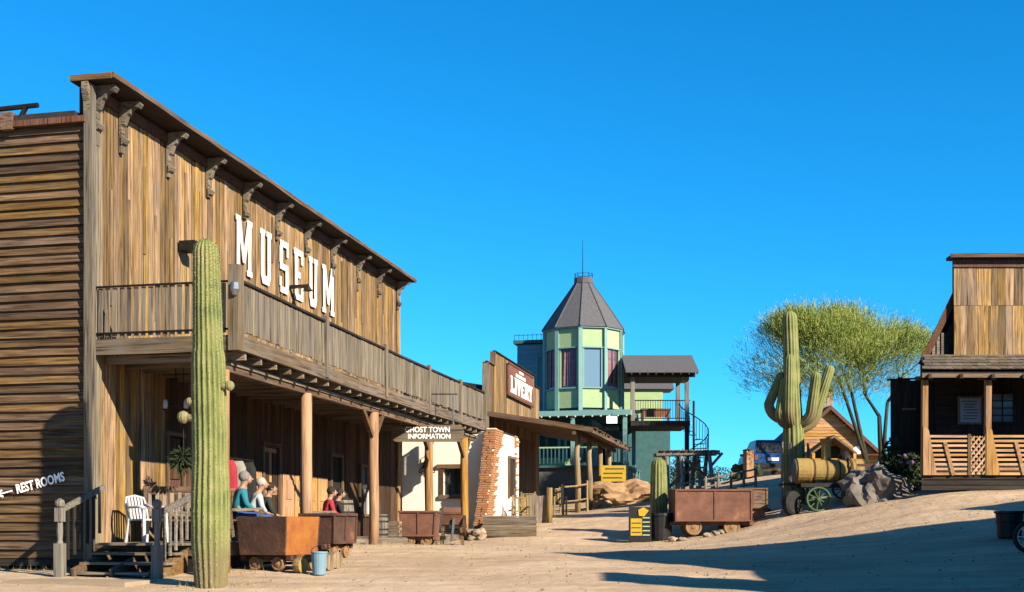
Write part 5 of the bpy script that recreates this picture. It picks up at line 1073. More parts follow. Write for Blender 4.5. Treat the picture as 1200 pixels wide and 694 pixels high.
# ------------------------------------------------------------------ right-hand building with porch
RX = PX(1118, 0, 37).x; RE = 19.6; FD, PD = 37.0, 34.5; rb0 = gz_fast(14, 36)
rb = thing('porch_building', V((16.5, FD, rb0)), 'wooden shop with tall board false front and slatted porch railing at the right', 'building')
hzF = lambda y: hz(y, FD); hzP = lambda y: hz(y, PD)
ztop, zroof, zeave, zdk = hzF(299), hzF(418), hzP(441), hzP(557)
ff = MB().box(((RX + RE) / 2, FD + .12, (zroof - .5 + ztop) / 2), (RE - RX - .04, .16, ztop - zroof + .5)).build('false_front', black_in, rb)
zm = hzF(358)
vboards(ff, V((RX, FD + .04, 0)), V((1, 0, 0)), RE - RX, zroof - .4, zm - .01, .24, .03, V((0, -1, 0)), w_facade); vboards(ff, V((RX, FD + .04, 0)), V((1, 0, 0)), RE - RX, zm, ztop - .1, .22, .03, V((0, -1, 0)), w_facade)
MB().box(((RX + RE) / 2, FD + .02, ztop - .08), (RE - RX + .3, .5, .1)).build('cornice', roof_dark, rb); plank('frieze', rb, V((RX - .05, FD - .02, ztop - .26)), V((RE + .05, FD - .02, ztop - .26)), .24, .05, V((0, -1, 0)), w_red); plank('cornice_edge', rb, V((RX - .2, FD - .26, ztop - .06)), V((RE + .2, FD - .26, ztop - .06)), .12, .03, V((0, -1, 0)), w_brown, segs=3)
xe = PX(1073, 0, 38).x; xr = (RX + RE) / 2; zg = hz(430, 38); zpk2 = zg + (xr - xe) * .98; wlz = zg + .02
MB().prism([V((xe + .2, FD + .3, rb0 - .3)), V((2 * xr - xe - .2, FD + .3, rb0 - .3)), V((2 * xr - xe - .2, FD + .3, wlz)), V((2 * xr - xe - .3 - (ztop - .6 - zg) / 2.0, FD + .3, ztop - .6)), V((xe + .3 + (ztop - .6 - zg) / 2.0, FD + .3, ztop - .6)), V((xe + .2, FD + .3, wlz))], V((2.1, 5.4, 0))).build('main_block', w_dark, rb)
for s in (-1, 1):
    zt_ = ztop - .45; Xe = xr + s * (xr - xe + .1); X0 = Xe - s * (zt_ - zg) / 2.0
    MB().hexa([V((X0, FD + .22, zt_)), V((Xe, FD + .22, zg - .12)), V((Xe + 2.2, FD + 5.9, zg - .12)), V((X0 + 2.2, FD + 5.9, zt_)), V((X0, FD + .22, zt_ + .14)), V((Xe, FD + .22, zg + .02)), V((Xe + 2.2, FD + 5.9, zg + .02)), V((X0 + 2.2, FD + 5.9, zt_ + .14))]).build('roof_slope', roof_dark, rb)
    plank('barge_board', rb, V((X0, FD + .19, zt_ + .05)), V((Xe, FD + .19, zg - .06)), .2, .04, V((0, -1, 0)), w_red)
gl = MB().box(((xe + RX) / 2 + .1, FD + .27, zg + .3), (RX - xe - .3, .04, .6)).build('gable_window_bay', w_dark, rb)
for k in range(3): MB().box((RX - .55 + k * .14, FD + .235, hz(404, 37)), (.09, .03, .8)).build('louvre', w_grey, rb)
# porch
px0, px1 = PX(1076, 0, PD).x, RE + .3
SK = 1.0
MB().prism([V((px0 + SK, FD + .0, zroof + .02)), V((px0, PD - .3, zeave + .08)), V((px0, PD - .3, zeave - .02)), V((px0 + SK, FD + .0, zroof - .1))], V((px1 - px0, 0, 0))).build('porch_roof_deck', w_dark, rb)
ps = MB().box(((px0 + px1) / 2, PD - .32, zeave - .02), (px1 - px0, .04, .12)).build('porch_roof', w_brown, rb)
x = px0
while x < px1 - .1:
    w_ = U(.15, .26)
    for r_ in range(5):
        t0, t1 = r_ / 5, (r_ + 1) / 5; pa = V((x + w_ / 2 + (r_ % 2) * .05 + SK * (1 - t0), FD - (FD - PD + .3) * t0, zroof + .05 + (zeave + .1 - zroof) * t0)); pb = V((x + w_ / 2 + (r_ % 2) * .05 + SK * (1 - t1), FD - (FD - PD + .36) * t1, zroof + .075 + (zeave + .1 - zroof) * t1)); plank('shake', ps, pa, pb, w_ - .01, .03, V((0, -.3, 1)), shingle)
    x += w_
for k in range(9): x = px0 + .2 + k * .9; plank('rafter_tail', ps, V((x, PD - .42, zeave - .05)), V((x + .5, PD + 1.2, zeave + .3)), .12, .08, V((1, 0, 0)), w_brown)
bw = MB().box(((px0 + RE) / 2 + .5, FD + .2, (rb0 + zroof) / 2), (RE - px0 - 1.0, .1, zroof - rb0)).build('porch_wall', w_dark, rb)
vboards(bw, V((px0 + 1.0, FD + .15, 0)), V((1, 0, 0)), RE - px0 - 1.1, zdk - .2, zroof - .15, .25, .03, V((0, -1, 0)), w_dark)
def facing(a, b, z): return V((a, FD + .1 - b, z))
ws = PX(1162, 0, FD).x; window(rb, facing, ws, ws + .75, hzF(495), hzF(461), .02, win_b, w_dark, nx=2, nz=4, N=V((0, -1, 0)))
MB().box((PX(1112, 0, FD).x, FD + .06, hzF(488)), (.8, .05, 2.4)).build('shop_door', w_dark, rb)
pc = PX(1137, 481, FD - .05); po = thing('notice_poster', V((pc.x, pc.y, pc.z - .45)), 'pale blue printed notice in a grey frame on the shaded porch wall', 'poster')
MB().box(pc + V((0, .03, 0)), (.74, .05, .86)).build('frame', w_greyz, po); MB().box(pc, (.62, .03, .74)).build('sheet', spotted('pale_blue_paper', (.40, .52, .66), (.46, .58, .70), 3, bump=0), po)
for k in range(7): MB().box(pc + V((U(-.04, .04), -.018, .28 - k * .09)), (U(.3, .5), .006, .028)).build('print_line', dkteal, po)
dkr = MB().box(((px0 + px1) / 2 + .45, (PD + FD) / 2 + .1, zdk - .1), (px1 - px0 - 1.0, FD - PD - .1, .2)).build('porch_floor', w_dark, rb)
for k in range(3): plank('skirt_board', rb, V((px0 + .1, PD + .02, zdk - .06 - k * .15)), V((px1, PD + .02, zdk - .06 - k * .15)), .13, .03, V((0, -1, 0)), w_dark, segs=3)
posts = [PX(1083, 0, PD).x, PX(1157, 0, PD).x, PX(1231, 0, PD).x]
for x in posts:
    MB().beam(V((x, PD, zdk)), V((x + .02, PD, zeave)), .16, .16, V((1, 0, 0))).build('porch_post', w_post, rb); MB().prism([V((x - .06, PD - .1, zdk)), V((x + .34, PD - .1, zdk)), V((x + .1, PD - .1, zdk + 1.3)), V((x - .06, PD - .1, zdk + 1.4))], V((0, .04, 0))).build('post_gusset', w_post, rb)
    MB().box((x, PD, zeave - .06), (.5, .16, .1)).build('post_cap', w_brown, rb)
rz_ = [zdk + .04 + k * .135 for k in range(9)]
def panel_slats(xa, xb, brace=True):
    for q in rz_: plank('railing_slat', rb, V((xa, PD - .05, q)), V((xb, PD - .05, q)), .07, .03, V((0, -1, 0)), w_slat)
    if brace: plank('railing_brace', rb, V(((xa + xb) / 2 - .12, PD - .09, zdk + .95)), V(((xa + xb) / 2 + .12, PD - .09, zdk)), .1, .03, V((0, -1, 0)), w_post)
xl0, xl1 = PX(1135, 0, PD).x, PX(1154, 0, PD).x
panel_slats(posts[0] + .1, xl0); panel_slats(posts[1] + .1, posts[2] - .1)
for s in (-1, 1):
    for k in range(9):
        xa = xl0 - .9 + k * .16; za, zb = zdk + .02, zdk + 1.12; xb = xa + .9
        pa = V((xa if s > 0 else xb, PD - .05 - .02 * s, za)); pb = V((xb if s > 0 else xa, PD - .05 - .02 * s, zb))
        d = pb - pa; ts_ = [max(0, min(1, (xx - pa.x) / d.x)) for xx in (xl0, xl1)]; t0, t1 = min(ts_), max(ts_)
        if t1 - t0 > .05: plank('lattice_slat', rb, pa + d * t0, pa + d * t1, .05, .018, V((0, -1, 0)), w_slat)
for x in (xl0, xl1 + .02): plank('railing_post', rb, V((x, PD - .05, zdk)), V((x, PD - .05, zdk + 1.18)), .09, .07, V((0, -1, 0)), w_brown)
# dark lean-to on the left of it
sx0, sx1 = PX(1042, 0, 38).x, PX(1080, 0, 38).x; gs = gz_fast(sx0, 37.5)
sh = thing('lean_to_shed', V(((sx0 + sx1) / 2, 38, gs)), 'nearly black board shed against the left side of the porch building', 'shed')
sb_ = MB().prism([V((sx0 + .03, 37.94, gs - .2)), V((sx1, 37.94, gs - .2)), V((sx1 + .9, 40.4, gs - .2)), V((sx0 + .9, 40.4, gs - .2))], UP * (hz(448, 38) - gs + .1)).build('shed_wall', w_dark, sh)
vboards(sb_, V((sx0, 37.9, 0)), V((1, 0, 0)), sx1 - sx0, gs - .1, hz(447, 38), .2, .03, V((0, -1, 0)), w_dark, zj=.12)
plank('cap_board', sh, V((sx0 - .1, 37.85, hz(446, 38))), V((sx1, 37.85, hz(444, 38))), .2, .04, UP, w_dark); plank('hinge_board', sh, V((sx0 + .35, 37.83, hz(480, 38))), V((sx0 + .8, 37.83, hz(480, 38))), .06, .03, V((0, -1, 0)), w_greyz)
# bush with purple flowers at the porch corner
def bush(p, rx, rz, n, mat, label, flowers=0, seed=1, name='flowering_bush'):
    rnd = random.Random(seed); t = thing(name, p, label, 'bush'); m = MB(); st_m = MB()
    for k in range(9):
        an = rnd.uniform(0, 6.28); e = p + V((math.cos(an) * rx * .7, math.sin(an) * rx * .5, rz * rnd.uniform(.7, 1.5))); st_m.path([p - UP * .05, p.lerp(e, .5) + V((0, 0, .1)), e], [.025, .018, .008], 5)
    for k in range(n):
        d = V((rnd.gauss(0, 1), rnd.gauss(0, 1), rnd.gauss(0, 1))).normalized() * rnd.random() ** .4; c = p + V((d.x * rx, d.y * rx * .7, rz + d.z * rz)); a = V((rnd.gauss(0, 1), rnd.gauss(0, 1), rnd.gauss(0, 1))).normalized() * rnd.uniform(.05, .11); s = a.cross(V((rnd.gauss(0, 1), rnd.gauss(0, 1), rnd.gauss(0, 1)))).normalized() * .035
        m.add([c - a, c + s, c + a, c - s], [(0, 1, 2, 3)])
    st_m.build('stems', bark, t); m.build('foliage', mat, t)
    for k in range(flowers):
        d = V((rnd.gauss(0, 1), -abs(rnd.gauss(0, 1)), rnd.gauss(.3, 1))).normalized(); c = p + V((d.x * rx, d.y * rx * .7, rz + d.z * rz)); MB().blob(c, .06, 1, .4, seed=k).build('flower', flow_m, t)
bush(GP(1068, 36.4), .4, .6, 1200, leaf_d, 'dark leafy bush with purple flowers at the porch corner', 6, 2)
bush(GP(1046, 37.0), .38, .85, 900, leaf_d, 'narrow dark bush before the black shed', 4, 3)
for i, (x, D, rx, h_) in enumerate(((788, 66, 1.0, .9), (803, 70, .8, 1.3), (838, 72, 1.4, .7), (818, 74, 1.3, .7))):
    bush(GP(x, D), rx, h_, 900, leaf_d, ['dark green shrub below the spiral stairs', 'taller dark shrub right of the timber trestle', 'dark low shrub on the skyline left of the gate post', 'low shrub on the skyline right of the trestle'][i], 0, 50 + i, 'shrub')
# dark bins at the right edge
p = GP(1183, 25.4); bn = thing('litter_bin', p, 'black open-topped litter bin in the shade at the right edge', 'bin')
h_ = hz(599, 25.4) - p.z; MB().lathe(p, [(.2, 0), (.24, .03), (.28, h_ * .9), (.31, h_ * .92), (.31, h_), (.26, h_), (.22, .06)], 16, close=False).build('body', blackp, bn); MB().lathe(p + UP * h_ * .55, [(.27, 0), (.275, .02), (.275, .05), (.27, .06)], 16, close=False).build('hoop', iron, bn)
p = GP(1198, 22.6); mb_ = thing('motorcycle', p, 'dark motorcycle cut off by the right edge of the picture', 'motorcycle')
for dx in (.0, 1.35): w_ = MB().lathe(p + V((dx + .15, .3 * (dx > 0), .31)), [(.24, -.05), (.29, -.055), (.32, 0), (.29, .055), (.24, .05)], 20, V((.2, 1, 0)), close=False).build('wheel', rubber, mb_); wheel(w_, p + V((dx + .15, .3 * (dx > 0), .31)), .25, .03, V((.2, 1, 0)), chrome, 8, 'rim')
MB().path([p + V((.15, 0, .31)), p + V((.3, .05, .7)), p + V((.38, .08, .98))], .035, 7).build('fork', chrome, mb_); MB().blob(p + V((.68, .15, .8)), .24, 2, .05, sq=(1.2, .6, .6)).build('fuel_tank', blackp, mb_, smooth=True); MB().box(p + V((.78, .15, .45)), (.5, .3, .36)).build('engine', chrome, mb_); MB().blob(p + V((1.15, .22, .76)), .3, 2, .05, sq=(1.2, .5, .3)).build('saddle', rubber, mb_, smooth=True)
MB().path([p + V((.35, -.3, 1.02)), p + V((.38, .08, 1.0)), p + V((.36, .42, 1.02))], .02, 6).build('handlebar', chrome, mb_); MB().blob(p + V((.24, .03, .88)), .11, 2, 0).build('headlight', chrome, mb_, smooth=True)
MB().beam(p + V((.35, .08, .6)), p + V((1.5, .3, .35)), .08, .08).build('frame', iron, mb_)
# ------------------------------------------------------------------ shops just outside the frame on the right: they throw the long shadow over the street
def shop(x0, y0, y1, h_near, h_far, ysplit, depth, label, gable=False):
    g = min(gz_fast(x0, y0), gz_fast(x0, y1)); t = thing('roadside_shop', V((x0, (y0 + y1) / 2, g)), label, 'building'); Nn = V((-1, 0, 0)); ym = (y0 + y1) / 2
    if gable:
        w_ = MB().prism([V((x0 + .1, y0 + .1, g - .3)), V((x0 + .1, y1 - .1, g - .3)), V((x0 + .1, y1 - .1, g + h_near)), V((x0 + .1, ym, g + h_far)), V((x0 + .1, y0 + .1, g + h_near))], V((depth, depth * .35, 0))).build('shop_wall', w_dark, t)
        for s, ye in ((-1, y0 - .3), (1, y1 + .3)):
            zl = g + h_near - .2; MB().hexa([V((x0 - .4, ym, g + h_far)), V((x0 - .4, ye, zl)), V((x0 + depth, ye + depth * .35, zl)), V((x0 + depth, ym + depth * .35, g + h_far)), V((x0 - .4, ym, g + h_far + .12)), V((x0 - .4, ye, zl + .12)), V((x0 + depth, ye + depth * .35, zl + .12)), V((x0 + depth, ym + depth * .35, g + h_far + .12))]).build('roof_slope', roof_dark, t)
        vboards(w_, V((x0 + .1, y0 + .1, 0)), V((0, 1, 0)), y1 - y0 - .2, g - .1, g + h_near, .24, .03, Nn, w_brown)
    else:
        m = MB(); m.hexa([V((a, b, z)) for z in (g - .3, g + h_near) for a, b in ((x0 + .05, y0), (x0 + .2, y0), (x0 + .2, ysplit), (x0 + .05, ysplit))]); m.hexa([V((a, b, z)) for z in (g - .3, g + h_far) for a, b in ((x0 + .05, ysplit + .002), (x0 + .2, ysplit + .002), (x0 + .2, y1), (x0 + .05, y1))]); w_ = m.build('false_front', w_dark, t)
        vboards(w_, V((x0 + .05, y0, 0)), V((0, 1, 0)), ysplit - y0, g - .1, g + h_near + .05, .24, .03, Nn, w_facade); vboards(w_, V((x0 + .05, ysplit, 0)), V((0, 1, 0)), y1 - ysplit, g - .1, g + h_far + .05, .24, .03, Nn, w_facade)
        hb = min(h_near, h_far) - .5; MB().prism([V((x0 + .25, y0 + .2, g - .3)), V((x0 + .25, y1 - .2, g - .3)), V((x0 + .25, y1 - .2, g + hb)), V((x0 + .25, y0 + .2, g + hb))], V((depth, 0, 0))).build('shop_wall', w_dark, t)
    MB().box((x0 + .01, ym, g + 1.05), (.05, 1.0, 2.1)).build('door', w_red, t)
    for y in (y0 + 1.1, y1 - 1.1): w2_ = MB().box((x0 + .02, y, g + 1.7), (.04, 1.1, 1.1)).build('window', win_g, t); [plank('frame', w2_, V((x0 - .01, y + q, g + 1.1)), V((x0 - .01, y + q, g + 2.3)), .1, .05, Nn, w_brown) for q in (-.58, .58)]; plank('frame', w2_, V((x0 - .02, y - .65, g + 2.3)), V((x0 - .02, y + .65, g + 2.3)), .1, .05, Nn, w_brown)
shop(11.1, 11.1, 15.2, 7.0, 5.2, 12.9, 9, 'board shop with stepped false front outside the right edge of the picture')
shop(18.6, 23.6, 28.0, 3.0, 4.9, 0, 8, 'small gabled shed beyond the right edge between the shops and the porch building', True)
shop(10.7, 15.5, 21.9, 4.2, 6.95, 0, 10, 'gabled board shop outside the right edge beyond the stepped one', True)
# ------------------------------------------------------------------ things on the museum porch
c = M(.62, .8, ZD); ch = thing('plastic_chair', c, 'white moulded plastic armchair at the top of the porch steps', 'chair')
fA = (B_ * .93 - A_ * .36).normalized(); sA = V((-fA.y, fA.x, 0)); Q = lambda f, s, z: c + fA * f + sA * s + UP * z
MB().hexa([Q(a, b, z) for z in (.41, .44) for a, b in ((-.22, -.23), (.24, -.25), (.24, .25), (-.22, .23))]).build('seat', white_pl, ch)
for f, s in ((.23, .25), (.23, -.25)): MB().beam(Q(f + .04, s * 1.1, 0), Q(f, s, .66), .055, .035, fA).build('leg', white_pl, ch); 
for f, s in ((-.22, .22), (-.22, -.22)): MB().beam(Q(f - .07, s * 1.1, 0), Q(f, s, .45), .055, .035, fA).build('leg', white_pl, ch)
for s in (-.25, .25): MB().path([Q(.26, s, .64), Q(.1, s * 1.08, .67), Q(-.15, s * 1.06, .66), Q(-.28, s * .9, .72)], [.03, .03, .028, .03], 8).build('armrest', white_pl, ch, smooth=True)
bk_ = MB().path([Q(-.23, -.22, .44), Q(-.3, -.235, .7), Q(-.33, -.2, .84), Q(-.34, 0, .88), Q(-.33, .2, .84), Q(-.3, .235, .7), Q(-.23, .22, .44)], .025, 7).build('backrest', white_pl, ch, smooth=True)
for k in range(5): s = -.15 + k * .075; MB().beam(Q(-.235, s, .43), Q(-.335, s * .95, .865 - abs(s) * .1), .045, .014, fA).build('back_slat', white_pl, bk_)
def bench(L, n, fdir, width, label):
    c = M(L, n, ZD); f = V(fdir).normalized(); s = V((-f.y, f.x, 0)); t = thing('wooden_bench', c, label, 'bench', 'slatted benches on the museum porch'); Q = lambda a, b, z: c + f * a + s * b + UP * z; h = width / 2
    for b in (-h, h):
        MB().beam(Q(.26, b, 0), Q(.26, b, .62), .08, .06, f).build('leg', w_brown, t); MB().beam(Q(-.24, b, 0), Q(-.36, b, 1.05), .09, .06, f).build('back_post', w_brown, t); MB().beam(Q(-.28, b, .62), Q(.32, b, .64), .1, .05).build('armrest', w_deck, t)
    for k in range(5): plank('seat_slat', t, Q(-.22 + k * .12, -h, .42), Q(-.22 + k * .12, h, .42), .1, .03, UP, w_brown)
    plank('top_rail', t, Q(-.36, -h - .03, 1.02), Q(-.36, h + .03, 1.02), .16, .035, f, w_brown); plank('lower_rail', t, Q(-.28, -h, .55), Q(-.28, h, .55), .1, .03, f, w_brown)
    n_ = int(width / .14)
    for k in range(n_): b = -h + .09 + k * (width - .18) / (n_ - 1); plank('back_slat', t, Q(-.285, b, .57), Q(-.355, b, .98), .075, .02, f, w_deck)
bench(1.75, .75, B_ * .55 - A_ * .85, 1.05, 'slatted wooden bench behind the white plastic chair')
bench(2.9, 1.0, B_ * .55 - A_ * .85, .95, 'orange-brown slatted bench farther along the porch behind the grey railing')
bench(2.55, 1.9, B_ * .9 + A_ * .45, 1.9, 'long slatted bench carrying the seated visitors')
bench(6.9, 1.85, B_ * .9 + A_ * .3, 1.3, 'slatted bench beyond the second porch post')
def skin_mesh(name, verts, edges, mat, parent, sub=1):
    me = bpy.data.meshes.new(name); me.from_pydata([v[0] for v in verts], edges, []); o = bpy.data.objects.new('tmp', me); C.objects.link(o)
    m = o.modifiers.new('s', 'SKIN'); m.use_smooth_shade = True; s = o.modifiers.new('d', 'SUBSURF'); s.levels = s.render_levels = sub
    for i, v in enumerate(verts): me.skin_vertices[0].data[i].radius = (v[1], v[2] if len(v) > 2 else v[1]); me.skin_vertices[0].data[i].use_root = (i == 0)
    bpy.context.view_layer.update(); out = bpy.data.meshes.new_from_object(o.evaluated_get(bpy.context.evaluated_depsgraph_get())); bpy.data.objects.remove(o)
    out.materials.clear(); out.materials.append(mat); out.shade_smooth(); ob = bpy.data.objects.new(name, out); return link(ob, Matrix(), parent)
def seated(L, n, fdir, top, legs, hair, label, k=1.0, lean=.05, look=0., hat=None):
    c = M(L, n, ZD); f = V(fdir).normalized(); s = V((-f.y, f.x, 0)); t = thing('person', c, label, 'person', None)
    P = lambda a, b, z: tuple(c + (f * a + s * b) * k + UP * (z * k if z > .45 else z))
    torso = [((0, 0, .50), .15, .13), ((.02 + lean * .3, 0, .68), .145, .12), ((.03 + lean * .8, 0, .88), .165, .125), ((.03 + lean, 0, 1.0), .10, .085), ((.05 + lean * 1.2, 0, 1.07), .052), ((.07 + lean * 1.3, 0, 1.13), .075, .085), ((.085 + lean * 1.3, 0, 1.21), .085, .10), ((.07 + lean * 1.3, 0, 1.29), .062, .07)]
    arms, legsv = [], []
    V_ = [(P(*p[0]),) + tuple(x * k for x in p[1:]) for p in torso]; E = [(i, i + 1) for i in range(7)]
    jk = [(P(*p[0]),) + tuple(x * k + .02 for x in p[1:]) for p in torso[:4]]; jk[3] = (jk[3][0], .115 * k, .1 * k); jE = [(0, 1), (1, 2), (2, 3)]; tr = [(P(-.02, 0, .5), .16 * k, .14 * k)]; tE = []
    for sd in (-1, 1):
        arm = [((.03 + lean, sd * .19, .95), .062), ((.06 + lean, sd * .245, .72), .048), ((.30, sd * .15, .60), .034), ((.36, sd * .13, .585), .036, .022)]
        b0 = len(V_); V_ += [(P(*p[0]),) + tuple(x * k for x in p[1:]) for p in arm]; E += [(2, b0), (b0, b0 + 1), (b0 + 1, b0 + 2), (b0 + 2, b0 + 3)]
        for q, (ds, ln) in enumerate(((-.03, .062), (-.01, .075), (.01, .072), (.028, .058))):
            i = len(V_); V_ += [(P(.39, sd * .13 + ds, .582), .009), (P(.39 + ln * .6, sd * .13 + ds, .575), .0085), (P(.39 + ln, sd * .13 + ds, .555), .007)]; E += [(b0 + 3, i), (i, i + 1), (i + 1, i + 2)]
        i = len(V_); V_ += [(P(.35, sd * .13 - sd * .04, .58), .01), (P(.385, sd * .13 - sd * .062, .57), .008)]; E += [(b0 + 3, i), (i, i + 1)]
        j0 = len(jk); jk += [(P(*p[0]), p[1] * k + .016) for p in arm[:3]]; jE += [(2, j0), (j0, j0 + 1), (j0 + 1, j0 + 2)]
        leg = [((.06, sd * .10, .50), .088), ((.43, sd * .14, .50), .062), ((.40, sd * .13, .10), .042), ((.40, sd * .13, .045), .042), ((.55, sd * .14, .035), .036)]
        b1 = len(V_); V_ += [(P(*p[0]), p[1] * k) for p in leg]; E += [(0, b1)] + [(b1 + q, b1 + q + 1) for q in range(4)]
        t0 = len(tr); tr += [(P(*p[0]), p[1] * k + .016) for p in leg[:3]]; tE += [(0, t0), (t0, t0 + 1), (t0 + 1, t0 + 2)]
        MB().blob(P(.48, sd * .135, .05), .085, 2, .0, sq=(1.0, .75, .55)).build('shoe', black_c, t, smooth=True)
    skin_mesh('body', V_, E, skin, t); skin_mesh('jacket', jk, jE, top, t); skin_mesh('trousers', tr, tE, legs, t)
    hc = c + f * (.085 + lean * 1.3) * k + UP * 1.21 * k; ff = (f * math.cos(look) + s * math.sin(look)); ss = V((-ff.y, ff.x, 0))
    MB().blob(hc - ff * .022 + UP * .035, .112 * k, 3, .05, 3, sq=(1, 1, 1), seed=L).build('hair', hair, t, smooth=True)
    MB().blob(hc + ff * .05 * k - UP * .015, .078 * k, 2, .0, sq=(1, 1, 1.25)).build('face', skin, t, smooth=True)
    MB().path([hc + ff * .115 * k + UP * .02, hc + ff * .145 * k - UP * .02, hc + ff * .12 * k - UP * .03], [.009, .016, .012], 6).build('nose', skin, t, smooth=True)
    for sd in (-1, 1):
        MB().blob(hc + ff * .112 * k + ss * sd * .032 + UP * .012, .011, 1, 0).build('eye', eyem, t); MB().blob(hc + ss * sd * .088 * k - UP * .01, .025, 1, 0, sq=(.8, .8, 1.2)).build('ear', skin, t, smooth=True)
    MB().path([hc + ff * .112 * k + ss * .022 - UP * .058, hc + ff * .122 * k - UP * .06, hc + ff * .112 * k - ss * .022 - UP * .058], .007, 5).build('mouth', lipm, t)
    if hat: MB().lathe(hc + UP * .05, [(.19, 0), (.195, .012), (.115, .025), (.105, .11), (.06, .135), (.01, .13)], 16).build('hat', hat, t, smooth=True)
    return t
fs = B_ * .8 + A_ * .6
seated(1.95, 2.0, fs, teal_c, jean_c, hair_g, 'grey-haired visitor in a teal jacket seated on the porch bench', 1.03, .06)
seated(2.62, 1.98, fs, pale_c, jean_c, hair_w, 'pale-haired visitor in a light blue shirt seated beside the teal jacket', .96, .12)
seated(3.28, 1.92, fs, dark_c, dark_c, hair_d, 'dark-clothed visitor seated at the far end of the porch bench', .9, .1)
seated(6.85, 1.95, fs, red_c, jean_c, hair_d, 'visitor in a red top seated beyond the second porch post', .92, .05)
seated(7.4, 1.9, fs, black_c, dark_c, hair_d, 'visitor in black seated right of the red top', .9, .1)
# clothes rail
rd = thing('clothes_rail', M(3.9, 1.0, ZD), 'dark metal clothes rail standing on the museum porch', 'clothes rail')
MB().path([M(3.3, 1.05, 3.05), M(4.75, 1.05, 3.05)], .018, 6).build('bar', iron, rd)
for a in (3.3, 4.75): MB().path([M(a, 1.05, ZD), M(a, 1.05, 3.05)], .02, 6).build('upright', iron, rd); MB().path([M(a, .75, ZD + .02), M(a, 1.35, ZD + .02)], .022, 6).build('foot', iron, rd)
for a, mt, lb in ((3.5, red_c, 'crimson garment hanging on the porch clothes rail'), (3.95, grey_c, 'pale grey garment hanging in the middle of the clothes rail'), (4.45, black_c, 'black garment hanging at the right end of the clothes rail')):
    g = thing('hanging_garment', M(a, 1.05, 1.9), lb, 'garment'); m = MB(); nr, nc = 8, 12; vs = []
    for i in range(nr + 1):
        z = 3.0 - i * .14; wd_ = .14 + .06 * min(1, i)
        for j in range(nc): an = 2 * math.pi * j / nc; r_ = 1 + .18 * math.sin(an * 4 + i * .3); vs.append(M(a + math.cos(an) * .085 * r_, 1.05 + math.sin(an) * wd_ * r_, z))
    m.add(vs, [(i * nc + j, i * nc + (j + 1) % nc, (i + 1) * nc + (j + 1) % nc, (i + 1) * nc + j) for i in range(nr) for j in range(nc)] + [tuple(range(nc)), tuple(reversed(range(nr * nc, nr * nc + nc)))]); m.build('cloth', mt, g, smooth=True)
    MB().path([M(a, 1.05, 3.0), M(a, 1.05, 3.07), M(a, 1.08, 3.09)], .008, 5).build('hook', iron, g)
# barrels, crate, lantern and hanging fern
def barrel(p, h_, r_, mat, label, hoop=iron):
    t = thing('barrel', p, label, 'barrel', 'barrels on the museum porch'); n = 14
    for k in range(n):
        a0, a1 = 2 * math.pi * k / n + .012, 2 * math.pi * (k + 1) / n - .012; m = MB(); vs = []
        for z, rr in ((0, .86), (.3, .98), (.5, 1), (.7, .98), (1, .86)):
            for a in (a0, a1):
                for e in (1, .9): vs.append(p + V((math.cos(a) * r_ * rr * e, math.sin(a) * r_ * rr * e, z * h_)))
        fc = []
        for i in range(4): b0 = i * 4; fc += [(b0, b0 + 2, b0 + 6, b0 + 4), (b0 + 1, b0 + 5, b0 + 7, b0 + 3), (b0, b0 + 4, b0 + 5, b0 + 1), (b0 + 2, b0 + 3, b0 + 7, b0 + 6)]
        m.add(vs, fc + [(0, 1, 3, 2), (16, 18, 19, 17)]).build('stave', mat, t)
    MB().lathe(p + UP * (h_ - .05), [(.01, 0), (r_ * .8, 0), (r_ * .8, .03), (.01, .03)], 14).build('lid', mat, t)
    for z in (.1, .32, .66, .88): rr = r_ * (1 - .14 * (abs(z - .5) / .5) ** 2) + .006; MB().lathe(p + UP * (z * h_), [(rr, 0), (rr + .004, .005), (rr + .004, .04), (rr, .045)], 18, close=False).build('hoop', hoop, t)
barrel(M(8.2, 1.85, ZD), .95, .3, w_greyz, 'grey wooden barrel on the porch behind the dark brown ore bin')
barrel(M(10.6, 2.0, ZD), .62, .24, w_greyz, 'low keg on the porch left of the third post')
c = M(8.2, 1.85, ZD + .95); hb_ = thing('dark_hat', c, 'dark felt hat lying on the grey porch barrel', 'hat'); MB().lathe(c, [(.27, .03), (.28, .02), (.14, .02), (.13, .16), (.07, .2), (.01, .17)], 16).build('felt', black_c, hb_, smooth=True); MB().lathe(c + UP * .03, [(.134, 0), (.138, .005), (.136, .03), (.13, .035)], 16, close=False).build('hat_band', redp, hb_)
c = M(11.6, 2.05, ZD); cr_ = thing('wooden_crate', c, 'small pale crate by the third porch post', 'crate')
for k in range(3):
    z = ZD + .08 + k * .15
    for sgn_, d, e in ((1, A_, B_), (-1, A_, B_), (1, B_, A_), (-1, B_, A_)): q = c + e * (.24 * sgn_); plank('slat', cr_, V((q.x, q.y, z)) - d * .26, V((q.x, q.y, z)) + d * .26, .12, .02, e * sgn_, w_deck)
c = PX(206, 476, 23.2); ln_ = thing('porch_lantern', c - UP * .1, 'twin white glass lantern hanging under the balcony', 'lantern')
MB().path([c + V((0, 0, .0)), V((c.x, c.y, 4.78))], .012, 5).build('hanger', iron, ln_); MB().path([c + V((-.2, 0, -.04)), c + V((0, 0, .02)), c + V((.2, 0, -.04))], .015, 5).build('arm', iron, ln_)
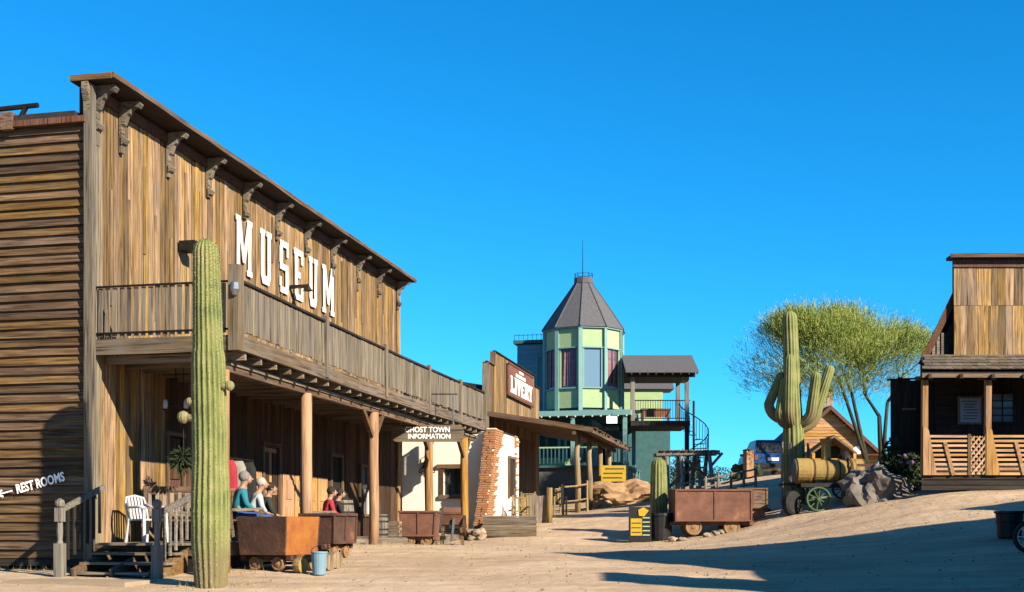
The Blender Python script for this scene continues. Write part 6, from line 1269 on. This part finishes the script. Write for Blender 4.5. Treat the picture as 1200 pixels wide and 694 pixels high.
for s in (-1, 1): MB().lathe(c + V((s * .2, 0, -.06)), [(.03, 0), (.05, .04), (.045, .14), (.025, .19)], 10).build('glass', white_pl, ln_, smooth=True); MB().lathe(c + V((s * .2, 0, -.1)), [(.015, 0), (.05, .03), (.05, .045), (.02, .05)], 10).build('burner', iron, ln_)
c = PX(215, 540, 23.4); hf = thing('hanging_basket', c - UP * .2, 'dark fern in a basket hanging behind the tall saguaro', 'plant'); MB().lathe(c - UP * .15, [(.06, 0), (.15, .06), (.19, .16), (.17, .16)], 14, close=False).build('basket', iron, hf)
MB().path([c + UP * .1, V((c.x, c.y, 4.78))], .008, 4).build('chain', iron, hf); m = MB(); rnd = random.Random(4)
for k in range(420):
    d = V((rnd.gauss(0, 1), rnd.gauss(0, 1), rnd.gauss(0, .8))).normalized() * .27 * rnd.random() ** .3; a = (d + V((0, 0, -.1))).normalized() * rnd.uniform(.05, .1); s = a.cross(V((rnd.gauss(0, 1), rnd.gauss(0, 1), 1))).normalized() * .015; q = c + d; m.add([q - a, q + s, q + a, q - s], [(0, 1, 2, 3)])
m.build('fern', leaf_d, hf)

# ------------------------------------------------------------------ dry grass along the building edges
m = MB(); rnd = random.Random(9)
spots = [(M(a, 2.75 + rnd.gauss(0, .15), 0), .3) for a in np.arange(-.5, 18, .8)] + [(GP(247, 19) + V((rnd.gauss(0, .4), rnd.gauss(0, .25), 0)), .25) for _ in range(5)] + [(GP(x, 36.2), .4) for x in (780, 800, 860, 890, 1000, 1045)] + [(M(-.15, -b, 0), .25) for b in (.4, .9, 1.5, 2.0)] + [(M(a, 5.0, 0), .3) for a in (21, 22.5, 24.5, 27)]
for c, sp_r in spots:
    for _ in range(26):
        x = c.x + rnd.gauss(0, sp_r); y = c.y + rnd.gauss(0, sp_r * .6); z = gz_fast(x, y); h_ = rnd.uniform(.04, .15); d = V((rnd.gauss(0, .05), rnd.gauss(0, .05), h_)); w = V((rnd.uniform(-1, 1), rnd.uniform(-1, 1), 0)).normalized() * .006; p = V((x, y, z - .01))
        m.add([p - w, p + w, p + d], [(0, 1, 2)])
m.build('dry_grass', spotted('straw_grass', (.38, .30, .12), (.5, .42, .2), 2, bump=0), None, kind='stuff', label='sparse dry straw-coloured grass along the building edges', cat='grass')
